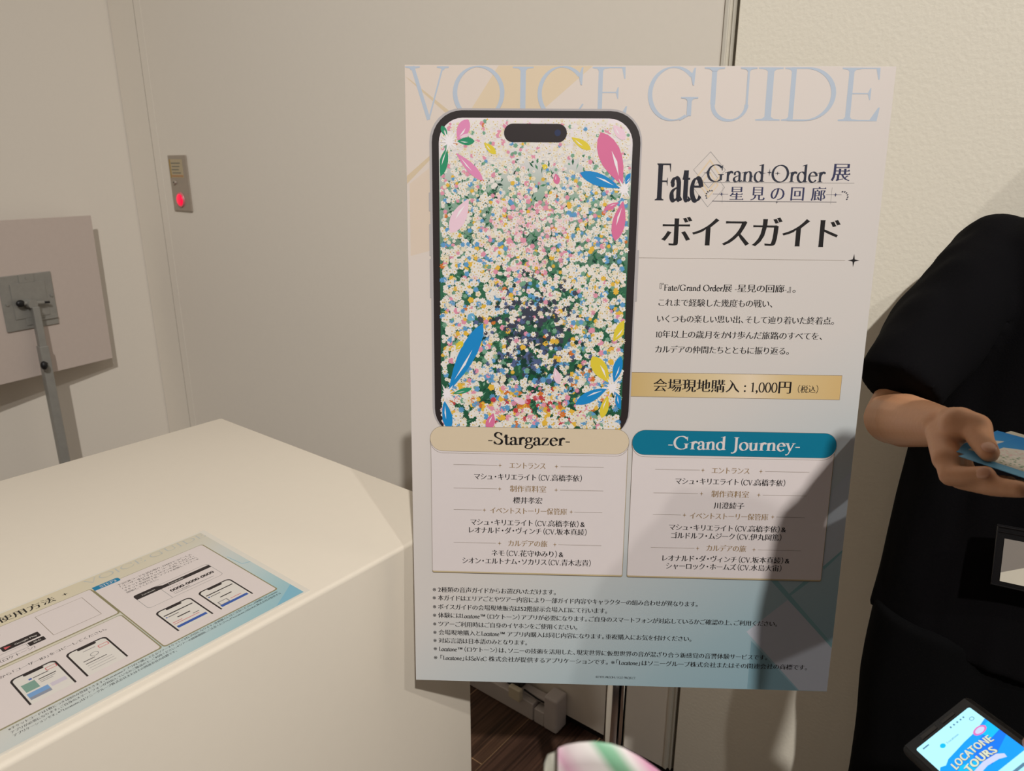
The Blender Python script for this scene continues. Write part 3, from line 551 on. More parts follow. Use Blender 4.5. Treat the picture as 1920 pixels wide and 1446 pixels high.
mini(-92, -46.5, 149, 206.5, [(4, 15, 41, 17, 0), (4, 20, 6, 22.5, 2), (7, 21, 20, 22.2, 0), (14, 31, 30, 33, 0), (5, 40, 18, 49, 4), (6.5, 41.5, 16.5, 48, 1), (21, 44, 36, 45, 3), (4, 49, 41, 54, 2)])
mini(-304, -259, 147, 206, [(14, 14, 17, 17, 2), (18, 15, 33, 16.3, 0), (5, 20, 18, 36, 5), (21, 22, 38, 23.5, 0), (21, 26, 36, 27, 4), (21, 29, 33, 30, 4), (4, 39, 24, 52, 6), (4, 47, 24, 52, 7), (26, 39, 41, 46, 8)])
mini(-249, -205, 147.5, 206, [(15, 11, 28, 12.2, 4), (8, 30, 20, 31.2, 0), (8, 36, 30, 37.2, 0), (8, 41, 34, 41.6, 4), (8, 46, 34, 46.6, 4), (8, 51, 34, 51.6, 4)])
f.ring([(x-227, y+172) for x, y in arc(0, 0, 4.5, 4, 0, 345, 23)], [(x-227, y+172) for x, y in arc(0, 0, 3.6, 3.2, 0, 345, 23)], 4, .16)
for x0, y0 in ((-219, 160), (-272, 155)): f.ring(rr(x0, y0, x0+11, y0+6, 1), rr(x0+.8, y0+.8, x0+10.2, y0+5.2, .6), 3, .17)
f.rect(-147, 91, -116, 102, 0, .09, 4); f.rect(-147, 97, -116, 103.5, 0, .094); f.poly([(-117, 92), (-110, 96), (-45.5, 96), (-45.5, 103.5), (-117, 103.5)], 0, .098); f.text('Locatone', -138, 97.5, width=17, i=1, z=.12, sans=True); f.text('Locatone', -104, 99.6, width=20, i=1, z=.12, sans=True)
f.ring(rr(-147, 91, -45, 134, 5), rr(-146.4, 91.6, -45.6, 133.4, 4.6), 4, .08)
f.stroke((-116, 103), (-116, 134), .6, 4, .08)
f.text('チケットコード', -110, 109, width=18, i=0, z=.1, sans=True); f.text('0000-0000-0000', -110.4, 117, width=60, i=0, z=.1, heavy=.03, sans=True); f.text('チケット登録期間', -110, 124, width=22, i=0, z=.1, sans=True); f.rect(-110, 127, -56, 128, 4, .1)
f.rect(-290, 76, -251, 88, 0, .1, 1.5); f.text('Google Play', -277, 82.4, width=23, i=1, z=.13, sans=True); f.poly([(-287, 79), (-280, 82), (-287, 85)], 3, .13)
f.rect(-330, 76, -294, 88, 0, .1, 1.5); f.text('App Store', -322, 82.4, width=23, i=1, z=.13, sans=True)
f.ring(rr(-330, 91, -268, 100, .5), rr(-329.4, 91.6, -268.6, 99.4, .5), 4, .1); f.rect(-267, 91, -250, 100, 0, .1, 1); f.text('検索', -262, 95.6, width=8, i=1, z=.13, sans=True)
f.build('printed_screens', [k_phone, k_pale, k_blue, k_red, k_grey, ink('thumb_green', (126, 160, 146)), ink('thumb_sky', (120, 160, 206)), ink('thumb_town', (140, 146, 160)), ink('thumb_pink', (206, 196, 206))], pg, SH1)

# ---------------------------------------------------------------- the poster on its stand
PM = Matrix(((.99949061, .0068145, -.03117832, -.13324117), (-.03167412, .09216857, -.99523952, .94758067), (-.00390839, .9957201, .09233747, .12248690+H), (0, 0, 0, 1)))
t = thing('poster_stand', 'upright printed poster picturing a large phone, on a pole stand beside the white counter', 'poster', (.166, .93, 0))
f = MB(); f.box((0, -.841, -.005), (.594, 0, 0), 0, .0004)
bd = f.build('board', m_foam, t, PM)
def PL(z): return PM @ Matrix.Translation((0, 0, z*.001))
f = Ink(); BN = BANDS; f.rect(.3, .3, 593.7, 840.7)
for n, (k, i) in enumerate((('cream1', 1), ('cream4', 2), ('cream2', 3), ('cream3', 3), ('q3', 4), ('q1', 5), ('q2', 6), ('l1', 8), ('l2', 8), ('l3', 8))):
    f.poly([(min(max(x, 480 if k == 'q2' else .4), 593.6), min(max(y, .4), 840.6)) for x, y in BN[k]], i, .02+.004*n)
f.build('printed_ground', [gradient_paper('poster_wash', [(0, (222, 207, 194)), (.34, (221, 211, 204)), (.57, (212, 206, 201)), (.69, (192, 198, 199)), (.84, (158, 182, 190)), (1, (134, 170, 184))], .58, -.77),
    ink('facet_cream', (221, 201, 172)), ink('facet_cream_pale', (221, 203, 185)), ink('facet_gold', (214, 194, 164)), ink('facet_mist', (184, 192, 200)), ink('facet_lilac', (184, 188, 198)), ink('facet_deep', (126, 160, 172)), ink('facet_white', (180, 196, 204)), ink('facet_teal', (126, 166, 172))], bd, PL(.1))
# headline
for word in (HEADLETTERS[:5], HEADLETTERS[5:]):
    f = Ink()
    for ch, x0, x1 in word:
        P, adv = roman(ch, .078, .022)
        xs = [p[0] for q in P for p in q]; lo, hi = min(xs), max(xs); y0, y1 = max(HEADY[0], 1), HEADY[1]; x0 = max(x0, .8)
        for lev, q in enumerate(P): f.poly([(x0+(x-lo)/(hi-lo)*(x1-x0), max(.8, y1-y*(y1-y0))) for x, y in q], 0, (lev % 60)*.006)
    f.build('headline_word', k_sky, bd, PL(.2))

# picture of a phone showing a meadow of flowers
f = Ink()
f.rect(29.6, 50, 294, 470, 0, 0, 40); f.rect(32.6, 52.4, 292, 470, 1, .03, 38)
for x0, x1, y0, y1 in ((28.1, 30, 151, 174), (28.1, 30, 190, 230), (28.1, 30, 234, 284), (293.6, 296.4, 220, 285)): f.rect(x0, y0, x1, y1, 0, .01, .8)
f.build('phone_picture', [k_case, k_phone], bd, PL(.55))
f = Ink(); f.rect(122.8, 67.8, 200.8, 89.6, 0, 0, 10.9); f.poly([(189.3+4*math.cos(k*.524), 78.4+4*math.sin(k*.524)) for k in range(12)], 1, .05)
f.build('camera_cutout', [k_phone, k_lens], bd, PL(1.05))
mp = gradient_paper('meadow_ground', [(0, (30, 84, 58)), (.52, (52, 108, 80)), (.76, (150, 178, 160)), (.9, (232, 224, 226)), (1, (240, 228, 232))], 0, 2.44, off=1.14)
cols = dict(leaf=(24, 92, 60), leaf2=(70, 132, 92), leaf3=(120, 168, 140), white=(236, 230, 222), ivory=(234, 222, 196), blue=(96, 158, 206), yellow=(232, 186, 66), orange=(214, 120, 50), pink=(228, 150, 172), dusk=(84, 100, 142), rose=(240, 206, 212), red=(196, 62, 72), slate=(62, 66, 82), deep=(20, 60, 50), disc=(214, 178, 88))
ck = list(cols); cm = [ink('flower_'+k, cols[k]) for k in ck]; ci = {k: n+1 for n, k in enumerate(ck)}
R = random.Random(11)
def inside(x, y, r=0):
    if not (41.8+r < x < 282-r and 61.6+r < y < 460): return False
    for cx in (71.4, 252.4):
        if y < 91.2 and (x < 71.4 if cx < 100 else x > 252.4) and math.hypot(x-cx, y-91.2) > 29.4-r: return False
    return True
f = Ink(); f.rect(41.4, 61.2, 282.4, 462, 0, 0, 30)
def petals(x, y, r, n, wd, col, disc, z, a0):
    for k in range(n):
        a = a0+2*math.pi*k/n; c, s = math.cos(a), math.sin(a)
        f.poly([(x, y), (x+r*.62*c-wd*s, y+r*.62*s+wd*c), (x+r*c-wd*.45*s, y+r*s+wd*.45*c), (x+r*c+wd*.45*s, y+r*s-wd*.45*c), (x+r*.62*c+wd*s, y+r*.62*s-wd*c)], col, z+.0007*k)
    if disc is not None: f.poly([(x+r*.26*math.cos(k*1.05), y+r*.26*math.sin(k*1.05)) for k in range(6)], disc, z+.009)
for k in range(3600):                        # leaves between the flowers
    x, y = R.uniform(43, 281), R.uniform(95, 460)
    if y < 150 and R.random() > (y-90)/70: continue
    if not inside(x, y, 3): continue
    a = R.uniform(0, 6.3); l, wd = R.uniform(2.2, 5), R.uniform(.7, 1.8); c, s = math.cos(a), math.sin(a)
    f.poly([(x-l*c, y-l*s), (x-wd*s, y+wd*c), (x+l*c, y+l*s), (x+wd*s, y-wd*c)], ci[R.choice(['leaf', 'leaf', 'leaf2', 'leaf2', 'leaf3', 'deep'])], .003+.001*(k % 40))
n = 0
for gy in range(100):
    for gx in range(62):
        x, y = 43+gx*3.95+R.uniform(-2, 2), 64+gy*3.95+R.uniform(-2, 2)
        clump = noise.noise(Vector((x*.045, y*.045, 3)))+.6*noise.noise(Vector((x*.12, y*.12, 8)))
        if y > 110 and clump < R.uniform(-.62, .04): continue
        fade = y < 125
        mid = math.exp(-(((x-160)/46)**2+((y-205)/52)**2)); low = math.exp(-(((x-158)/44)**2+((y-318)/42)**2)); dusk = math.exp(-(((x-160)/52)**2+((y-372)/26)**2)); warm = math.exp(-(((x-160)/70)**2+((y-424)/20)**2))
        u = R.random()
        col = 'white' if u < .62 else 'ivory' if u < .74 else 'blue' if u < .84 else 'yellow' if u < .90 else 'pink' if u < .95 else 'orange' if u < .96 else 'leaf3'
        if fade and col in ('blue', 'orange', 'yellow'): col = 'white' if R.random() < .8 else col
        if R.random() < mid*.8: col = R.choice(['rose', 'rose', 'pink', 'white'])
        elif R.random() < low*.85: col = R.choice(['slate', 'slate', 'slate', 'dusk', 'deep'])
        elif R.random() < dusk*.8: col = R.choice(['dusk', 'slate', 'deep', 'leaf', 'blue'])
        elif R.random() < warm*.55: col = R.choice(['red', 'orange', 'yellow', 'pink'])
        r = R.uniform(2.5, 4.3)*(.72+.4*(y-60)/400)
        if not inside(x, y, 2): continue
        nn = R.choice([5, 5, 7, 9, 10]); wd = r*(.5 if nn == 5 else .3 if nn == 7 else .2)
        petals(x, y, r, nn, wd, ci[col], ci['disc'] if col in ('white', 'ivory', 'rose') and R.random() < .75 else None, .05+.0012*(n % 150), R.uniform(0, 6.3)); n += 1
# large drifting petals
pc = {k: len(cm)+1+n for n, k in enumerate(('pink', 'green', 'pinkp', 'pinkd', 'blue', 'yellow', 'blued'))}; gl_ = len(cm)+8
for n, (c, a, b, wd) in enumerate(PETALS):
    dx, dy = b[0]-a[0], b[1]-a[1]; d = math.hypot(dx, dy); ux, uy = dx/d, dy/d; wd *= 2.0
    pts = []
    for s in (1, -1):
        rg = [0, .12, .28, .45, .62, .78, .9, 1]
        prof = [.05, .2, .38, .5, .52, .43, .27, 0]
        q = [(a[0]+dx*g-uy*s*wd*p, a[1]+dy*g+ux*s*wd*p) for g, p in zip(rg, prof)]
        pts += q if s == 1 else q[::-1][1:]
    f.poly([(min(max(x, 42.5), 281.5), min(max(y, 62.5), 470)) for x, y in pts], pc[c], .27+.002*n)
    f.poly([(a[0]+dx*g-uy*wd*.12*h, a[1]+dy*g+ux*wd*.12*h) for g, h in ((.15, 0), (.4, 1.6), (.62, 1.2), (.4, .4))], gl_, .34+.001*n)
for x, y in STARS:
    for k in range(11):
        a = k*.571+.2; l = (15 if k % 2 else 12); f.poly([(min(max(px, 42.5), 281.5), py) for px, py in ((x, y), (x+l*.3*math.cos(a+.35), y+l*.3*math.sin(a+.35)), (x+l*math.cos(a), y+l*math.sin(a)), (x+l*.3*math.cos(a-.35), y+l*.3*math.sin(a-.35)))], gl_, .38+.001*k)
f.build('meadow_print', [mp]+cm+[ink('petal_'+k, v) for k, v in (('pink', (228, 142, 186)), ('green', (40, 146, 104)), ('blush', (240, 206, 220)), ('rose', (222, 116, 158)), ('blue', (22, 138, 206)), ('yellow', (228, 206, 60)), ('sky', (110, 176, 214)), ('glint', (244, 238, 240)))], bd, PL(.62))

# logo lettering
L = LOGO; f = Ink()
P_, adv = [], 0
f.text('Fate', L['F0'][0], L['F0'][1], width=L['F1'][0]-L['F0'][0], height=(L['F0'][1]-L['F1'][1])/SC_LAT*.98, i=0, z=.03, middle=False, weight=(.2, .045))
f.text('Grand Order', L['G0'][0], L['G0'][1]+.3, width=L['G1'][0]-L['G0'][0], height=(L['G0'][1]-L['G1'][1])/SC_LAT*.95, i=1, z=.03, middle=False, weight=(.125, .035))
f.text('展', L['ten0'][0]-1, 122.8, width=24, i=2, z=.03, heavy=.012)
f.stroke(L['ln0'], (L['ln1'][0], L['ln1'][1]+.8), .5, 3, .02); f.stroke(L['u0'], L['u1'], .6, 1, .02)
for ch, k in zip('星見の回廊', ('s1', 's2', 's3', 's4', 's5')): f.text(ch, L[k][0]-9.4, 149.2, width=18.8, i=2, z=.03, heavy=.008)
for k in ('cr1', 'cr2'): f.stroke((L[k][0], 141), (L[k][0], 161), .35, 3, .02)
f.stroke((385, 150), (404, 150), .4, 2, .02); f.stroke((525, 149.7), (544, 149.7), .4, 2, .02); f.sparkle(L['ar1'][0]+4, 150, 4.5, 2.6, 2, .03); f.sparkle(L['ar2'][0]-5, 149.7, 4.5, 2.6, 2, .03); f.sparkle(465, 159.4, 1.6, 2.4, 1, .03)
for cx, s in ((380, 1), (548.5, -1)):
    for k in range(6):
        a = math.radians(150+k*26); px, py = cx+s*(4+6*math.cos(a)), 152-6*math.sin(a)*-1
        f.poly([(px, py), (px-s*1.6, py-1.2), (px-s*2.6, py-.2), (px-s*1.2, py+.9)], 1, .03)
for (x, y) in ((423.5+8.5, 128.5), (453, 123.5), (487.5, 128.5)): f.sparkle(x, y, 1.5 if x != 453 else 3, 2.6 if x != 453 else 5, 1, .04)
f.sparkle(376.5, 124.5, 5, 2.6, 1, .04); f.sparkle(445, 124.5, 4, 2.4, 1, .04); f.sparkle(463, 124.5, 4, 2.4, 1, .04)
def dia(cx, cy, rx, ry, wd, i, z): f.ring([(cx-rx, cy), (cx, cy-ry), (cx+rx, cy), (cx, cy+ry)], [(cx-rx+wd, cy), (cx, cy-ry+wd*1.3), (cx+rx-wd, cy), (cx, cy+ry-wd*1.3)], i, z)
dia(379, 121, 20, 22, .6, 3, 0); dia(379.5, 142, 20, 24, .6, 3, 0); dia(379, 128, 15, 20, 2.2, 4, .005); dia(379.5, 139, 12, 16, 1.6, 4, .005)
f.build('logo_lettering', [mat('ink_logo_blue_black', (24, 24, 38), .5), mat('ink_logo_slate', (38, 42, 58), .5), k_navy, k_grey, k_gold2], bd, PL(.2))

f = Ink(); (x0, y0), (x1, _), ky0, ky1 = KANA
cw = (x1-x0+6)/6
for k, ch in enumerate('ボイスガイド'): f.text(ch, x0-2+k*cw, (ky0+ky1)/2, width=cw, em=(ky1-ky0)*1.16, i=0, z=.03, heavy=.019)
f.stroke(DIV[0], DIV[1], .35, 1, .01); f.sparkle(567.3, 229.9, 7.4, 8.2, 0, .02)
f.build('title_lettering', [k_black, k_line], bd, PL(.2))
f = Ink()
for s, x, wd, y in DESC: f.text(s, x, y, width=wd, em=11.0, z=.01, heavy=.009, weight=(.15, .05))
f.build('description_lettering', k_black, bd, PL(.2))

def sheen(name, dark, light, x0, x1):
    return gradient_paper(name, [(0, dark), (.5, light), (1, dark)], 1, 0)
f = Ink(); x0, x1 = 292.5, 568.3; f.rect(x0, 378.2, x1, 411.3, 1, 0); f.rect(x0, 378.7, x1-.4, 410.8, 0, .02)
gp = gradient_paper('price_banner_gold', [(0, (206, 176, 118)), (.35, (222, 200, 158)), (.5, (232, 212, 182)), (.65, (218, 192, 142)), (1, (206, 172, 112))], 3.2, 0, off=-.936)
f.build('price_banner', [gp, k_line], bd, PL(.2))
f = Ink()
f.text(PRICE[0][0], PRICE[0][1], PRICE[0][3], width=PRICE[0][2], em=19, z=0, heavy=.013, weight=(.13, .045)); f.text(PRICE[1][0], PRICE[1][1], PRICE[1][3]+1, width=PRICE[1][2], em=11.5, heavy=.003)
f.build('price_lettering', k_black, bd, PL(.3))

# the two cast boxes
for n, (nm, xl, xr, px0, px1) in enumerate((('stargazer_box', 26.4, 293.6, 25.6, 294.6), ('journey_box', 299.6, 568.6, 298.4, 570.4))):
    f = Ink(); f.rect(xl, 474, xr, 670, 2, 0, 2.5); f.rect(xl+.4, 474, xr-.4, 669.3, 1, .02, 2); f.rect(xl+.4, 474, xr-.8, 667.4, 0, .04, 2)
    f.rect(px0, 458.8, px1, 494.2, 2, .06, 17.6); f.rect(px0+.4, 459.2, px1-.4, 493.8, 0, .08, 17.4); f.rect(px0, 456.4, px1, 491.4, 2, .10, 17.4); f.rect(px0+.4, 456.8, px1-.4, 491.0, 3, .12, 17.0)
    f.build(nm, [k_white, ink('bevel_gold', (196, 178, 140)), k_line, k_cream if n == 0 else k_teal], bd, PL(1.2))
    f = Ink()
    q = PILLTXT[n]; f.text(['-Stargazer-', '-Grand Journey-'][n], q[0][0], q[2][1]*0+q[3][1]-.6, width=q[1][0]-q[0][0], height=(q[3][1]-q[2][1])/SC_LAT*.97, i=0, z=.02, middle=False, weight=(.145, .042))
    f.build('box_title', k_black if n == 0 else k_white, bd, PL(1.4))
    f = Ink()
    for s, x, wd, y in HEADS[n*4:n*4+4]: f.text(s, x, y, width=wd, em=10.6, i=1, heavy=.010)
    for s, x, wd, y in CAST[n*6:n*6+6]: f.text(s, x, y, width=wd, em=10.6, i=0, heavy=.011, weight=(.15, .055))
    for a, b, c, d, e, g in RULES[n*4:n*4+4]:
        y = (a[1]+g[1])/2; f.stroke((a[0], y), (b[0], y), .4, 2); f.stroke((e[0], y), (g[0], y), .4, 2); f.sparkle(c[0], y, 2.7, 3.4, 1, .02); f.sparkle(d[0], y, 2.7, 3.4, 1, .02)
    f.build('cast_lettering', [k_black, k_brown, k_line], bd, PL(1.4))
f = Ink()
for s, x, wd, y in NOTES: f.text(s, x, y, width=wd, em=9.2, heavy=.012, weight=(.16, .065))
f.text(COPY[0], COPY[1], COPY[3], width=COPY[2], em=4.6, heavy=.012)
f.build('notes_lettering', k_black, bd, PL(.25))
# stand
f = MB(); f.box((.2, -.5, -.012), (.4, -.32, -.0052), 0, .002); f.build('mounting_plate', m_galv, t, PM)
f = MB(); f.tube([(.166, .902, 1.06), (.166, .93, 1.05)], .012, 0, 14); f.tube([(.14, .93, 1.05), (.192, .93, 1.05)], .007, 0, 12); f.build('swivel_clamp', m_galv, t)
f = MB(); f.tube([(.166, .93, .015), (.166, .93, 1.07)], .0165, 0, 32); f.build('pole', m_chrome, t, smooth=False)
for p in t.children:
    if p.name.startswith('pole'):
        for q in p.data.polygons: q.use_smooth = len(q.vertices) == 4
f = MB(); f.tube([(.166, .93, 0), (.166, .93, .012), (.166, .93, .02)], [.16, .16, .03], 0, 40); f.build('base', m_steel, t)
# ---------------------------------------------------------------- people
def head(mb, ex, c, up, fw, s=1.0):
    """head of radius ~.1 at c; up/fw unit vectors; returns matrix of its frame (x right, y forward, z up)"""
    fw = Vector(fw).normalized(); up = (Vector(up)-fw*Vector(up).dot(fw)).normalized(); rt = fw.cross(up)
    M = Matrix(((rt.x, fw.x, up.x, c[0]), (rt.y, fw.y, up.y, c[1]), (rt.z, fw.z, up.z, c[2]), (0, 0, 0, 1)))
    R3 = M.to_3x3(); P = lambda x, y, z: M @ Vector((x*s, y*s, z*s))
    mb.ell(P(0, -.012, .03), [v*s for v in (.076, .094, .088)], 0, R3); mb.ell(P(0, .018, -.03), [v*s for v in (.062, .068, .085)], 0, R3)
    mb.ell(P(0, .052, -.088), [v*s for v in (.03, .026, .024)], 0, R3)
    mb.limb([P(0, .076, .014), P(0, .091, -.022)], [.0075*s, .0115*s]); mb.ell(P(.011, .083, -.026), .0075*s); mb.ell(P(-.011, .083, -.026), .0075*s)
    mb.ell(P(0, .07, -.058), [v*s for v in (.024, .014, .014)], 0, R3)
    for q in (1, -1):
        mb.ell(P(.077*q, -.005, -.005), [v*s for v in (.009, .02, .032)], 0, R3); mb.ell(P(.032*q, .048, -.02), [v*s for v in (.028, .027, .03)], 0, R3); mb.ell(P(.03*q, .066, .030), [v*s for v in (.024, .014, .008)], 0, R3); mb.ell(P(.031*q, .0665, .0205), [v*s for v in (.018, .012, .0055)], 0, R3)
        ex.ell(P(.031*q, .0705, .011), [v*s for v in (.0135, .008, .0075)], 2, R3, 14, 8); ex.ell(P(.031*q, .0765, .011), [v*s for v in (.0055, .0028, .0058)], 3, R3, 12, 8)
        ex.ell(P(.031*q, .0775, .034), [v*s for v in (.019, .004, .003)], 4, R3, 12, 8)
    ex.ell(P(0, .0815, -.0545), [v*s for v in (.021, .006, .004)], 1, R3, 14, 8); ex.ell(P(0, .0812, -.0615), [v*s for v in (.017, .006, .0045)], 1, R3, 14, 8)
    return M
def hair_cap(M, bob, s=1.0):
    f = MB(); R3 = M.to_3x3(); P = lambda x, y, z: M @ Vector((x*s, y*s, z*s))
    f.ell(P(0, -.022, .042), [v*s for v in (.094, .102, .094)], 0, R3)
    if bob:
        for k in range(11):                     # a curtain of hair round the back and sides
            an = math.radians(-8+k*(196/10)); x, y = -.086*math.cos(an), -.03-.066*math.sin(an)
            f.limb([P(x*.9, y*.8, .04), P(x*1.02, y*1.02, -.05), P(x*1.0, y*1.0-.004, -.215)], [.034*s, .032*s, .020*s])
        f.limb([P(0, -.05, .0), P(0, -.055, -.2)], [.07*s, .05*s])
    else:
        f.limb([P(0, -.066, .0), P(0, -.064, -.07)], [.058*s, .045*s])
        for q in (1, -1): f.limb([P(.072*q, .012, .05), P(.078*q, -.02, -.012)], [.022*s, .012*s])
    for x0, x1 in ((-.062, -.02), (-.03, .02), (.012, .055), (.04, .068)): f.limb([P(x0*.8, .035, .098), P((x0+x1)/2, .064, .076), P(x1, .067, .052)], [.022*s, .014*s, .007*s])
    return f
def nail(ex, tip, prev, up, r, i=5):
    tip, prev = Vector(tip), Vector(prev); d = (tip-prev).normalized(); up = (Vector(up)-d*Vector(up).dot(d)).normalized(); rt = d.cross(up)
    M = Matrix(((rt.x, d.x, up.x), (rt.y, d.y, up.y), (rt.z, d.z, up.z))); ex.ell(tip+up*r*.80+d*r*.12, (r*.72, r*.95, r*.26), i, M, 16, 8)
def shoe(c, fw):
    fw = Vector(fw).normalized(); rt = fw.cross(Z); f = MB(); M = Matrix(((rt.x, fw.x, 0), (rt.y, fw.y, 0), (0, 0, 1))); c = Vector(c)
    f.ell(c+fw*.05+Z*.045, (.045, .13, .045), 0, M); f.ell(c-fw*.03+Z*.06, (.042, .07, .06), 0, M); f.ell(c+fw*.05+Z*.016, (.05, .14, .016), 0, M); return f

# --- person giving out cards, right of the poster
t = thing('person', 'person in black T-shirt and black trousers holding out printed cards right of the poster', 'person', (.817, .938, 0))
ct = Vector((.817, .938, 0))
KS = 1.111
fw = -B
def kk(p): return Vector((p[0]*KS, p[1]*KS, H+(p[2]-H)*KS))
def at(a, b, z): return ct+A*a+fw*b+Z*z           # a towards the person's left, b forward, z height
m_shoe = mat('black_leather', (20, 19, 19), .4, .5)
mb = MB(); ex = MB()
HM = head(mb, ex, at(.125, .045, 1.58), Z-A*.06, fw-Z*.12)
mb.limb([at(.06, -.01, 1.38), at(.112, .02, 1.50)], [.056, .052])
for z0, z1, r in ((.98, 1.12, .078), (1.12, 1.30, .080)): mb.limb([at(-.05, 0, z0), at(-.055, 0, z1)], [r, r]); mb.limb([at(.05, 0, z0), at(.055, 0, z1)], [r, r])
mb.limb([at(-.13, -.01, 1.315), at(.03, -.012, 1.36), at(.15, -.01, 1.305)], [.042, .048, .036])
for q in (-1, 1): mb.limb([at(.085*q, 0, .90), at(.09*q, .01, .50), at(.095*q, .01, .09)], [.075, .052, .036]); mb.limb([at(.095*q, .01, .05), at(.1*q, .12, .03)], [.032, .026])
# right arm: shoulder, elbow, wrist, then the hand closed on the cards
sh = Vector((.683, 1.03, 1.325)); el = Vector((.534, .944, 1.117)); wr = kk((.4244, .6585, 1.2093))
mb.limb([sh, sh.lerp(el, .5), el], [.044, .041, .036])
mb.limb([el, el.lerp(wr, .3), el.lerp(wr, .7), wr], [.0355, .0355, .028, .0215])
palm_ = {'i': (.3951, .598, 1.1996), 'm': (.4056, .6064, 1.1929), 'r': (.420, .6198, 1.1851), 'p': (.4319, .6339, 1.1801)}
palm = {k: kk(v) for k, v in palm_.items()}
for k, r in (('i', .0128), ('m', .0128), ('r', .0125), ('p', .0115)): mb.limb([wr+(Vector(palm[k])-wr)*.12, Vector(palm[k])], [.018, r*1.1])
mb.limb([Vector(palm[k]) for k in 'imrp'], [.0127, .0127, .012, .011])
fing = [((.3951, .598, 1.1996), (.390, .5818, 1.191), (.3947, .5661, 1.1976), (.4012, .5535, 1.2050)), ((.4056, .6064, 1.1929), (.4036, .5884, 1.185), (.4054, .5498, 1.1956), (.4122, .5268, 1.2035)),
        ((.420, .6198, 1.1851), (.419, .6019, 1.1779), (.4167, .5592, 1.190), (.4243, .5412, 1.1990)), ((.4319, .6339, 1.1801), (.4351, .6164, 1.1741), (.4294, .5787, 1.1854), (.4282, .5606, 1.1940))]
fing = [[kk(p) for p in q] for q in fing]
for q, rs in zip(fing, ((.0105, .0098, .0088, .0074), (.0105, .0098, .0088, .0074), (.0100, .0093, .0083, .0070), (.009, .0083, .0073, .0062))): mb.limb(q, [r*1.09 for r in rs])
th = [wr+Vector((.004, -.012, .006)), kk((.4135, .618, 1.2265)), kk((.4195, .604, 1.2285)), kk((.4150, .588, 1.2222)), kk((.4108, .5690, 1.2182))]
mb.limb(th, [.0200, .0180, .0146, .0116, .0094])
nail(ex, th[4], th[3], Vector((-.35, -.35, .85)), .0094); nail(ex, fing[0][3], fing[0][2], Vector((-.3, -.7, .5)), .0081)
# left arm hangs at the side
sl = at(.168, -.01, 1.30); l1 = at(.215, -.03, 1.08); l2 = at(.20, .06, .87)
mb.limb([sl, l1, l2], [.038, .034, .019]); mb.limb([l2, at(.20, .085, .80)], [.022, .026])
for k in range(4): mb.limb([at(.20, .062+.018*k, .79), at(.198, .07+.018*k, .745), at(.19, .072+.018*k, .71)], [.009, .008, .007])
mb.limb([at(.195, .11, .84), at(.185, .13, .80), at(.182, .13, .77)], [.012, .010, .008])
bo = mb.skin('body', [m_skin, m_lip, m_eye, m_iris, m_hair, m_nail], t, .0028, 4, extra=ex)
hair_cap(HM, False).skin('hair', m_hair, t, .005, 10, .002, (45, 45, 3))
f = MB(); rings = []
def sq(c, ra, rb, z, n=40, tw=0, e=2.4):
    p = []
    for k in range(n):
        a = 2*math.pi*k/n; ca_, sa_ = math.cos(a), math.sin(a)
        p.append(c+A*(ra*math.copysign(abs(ca_)**(2/e), ca_))+fw*(rb*math.copysign(abs(sa_)**(2/e), sa_))+Z*z)
    return p
for z, ra, rb, oa, ob in ((.735, .238, .094, .0, .006), (.76, .237, .094, 0, .006), (.95, .226, .094, .0, .006), (1.12, .214, .093, 0, .006), (1.25, .204, .090, 0, .004), (1.325, .194, .086, 0, 0), (1.362, .172, .084, 0, -.008), (1.398, .128, .076, .03, -.010), (1.422, .088, .070, .06, -.008), (1.434, .068, .060, .068, -.004)):
    rings.append(sq(ct+A*oa+fw*ob, ra, rb, z))
f.loft(rings)
f.limb([Vector((.695, 1.035, 1.318)), Vector((.640, 1.005, 1.275))], [.068, .066]); f.tube([Vector((.672, 1.022, 1.30)), Vector((.600, .982, 1.235)), Vector((.5276, .9305, 1.163))], [.068, .066, .057], 0, 28)
f.limb([at(.165, -.01, 1.318), at(.20, -.015, 1.23)], [.062, .066]); f.tube([at(.19, -.012, 1.25), at(.215, -.02, 1.15), at(.222, -.02, 1.09)], [.066, .064, .06], 0, 28)
f.skin('t_shirt', m_cloth, t, .0055, 5, .009, (13, 13, 2.6))
f = MB(); rings = []
f.loft([sq(ct, .185, .088, .55), sq(ct, .192, .09, .70), sq(ct, .182, .088, .84)])
for q in (-1, 1): f.loft([sq(ct+A*.118*q+fw*.012, ra, rb, z, 32, e=2.2) for z, ra, rb in ((.05, .098, .076), (.25, .102, .078), (.45, .108, .084), (.62, .114, .09), (.76, .112, .088))])
f.skin('trousers', m_trouser, t, .007, 5, .006, (9, 9, 4))
for q in (-1, 1): shoe(at(.10*q, .035, 0), fw).skin('shoe', m_shoe, t, .005, 3)
f = MB()
for q in (-1, 1): f.tube([at(.066+.066*q, -.02, 1.436), at(.06+.072*q, .045, 1.416), at(.045+.066*q, .088, 1.36), at(.02+.055*q, .1005, 1.25), at(-.01+.03*q, .104, 1.10), at(.008*q-.02, .106, .985)], .0022, 0, 8)
lan = f; person = t

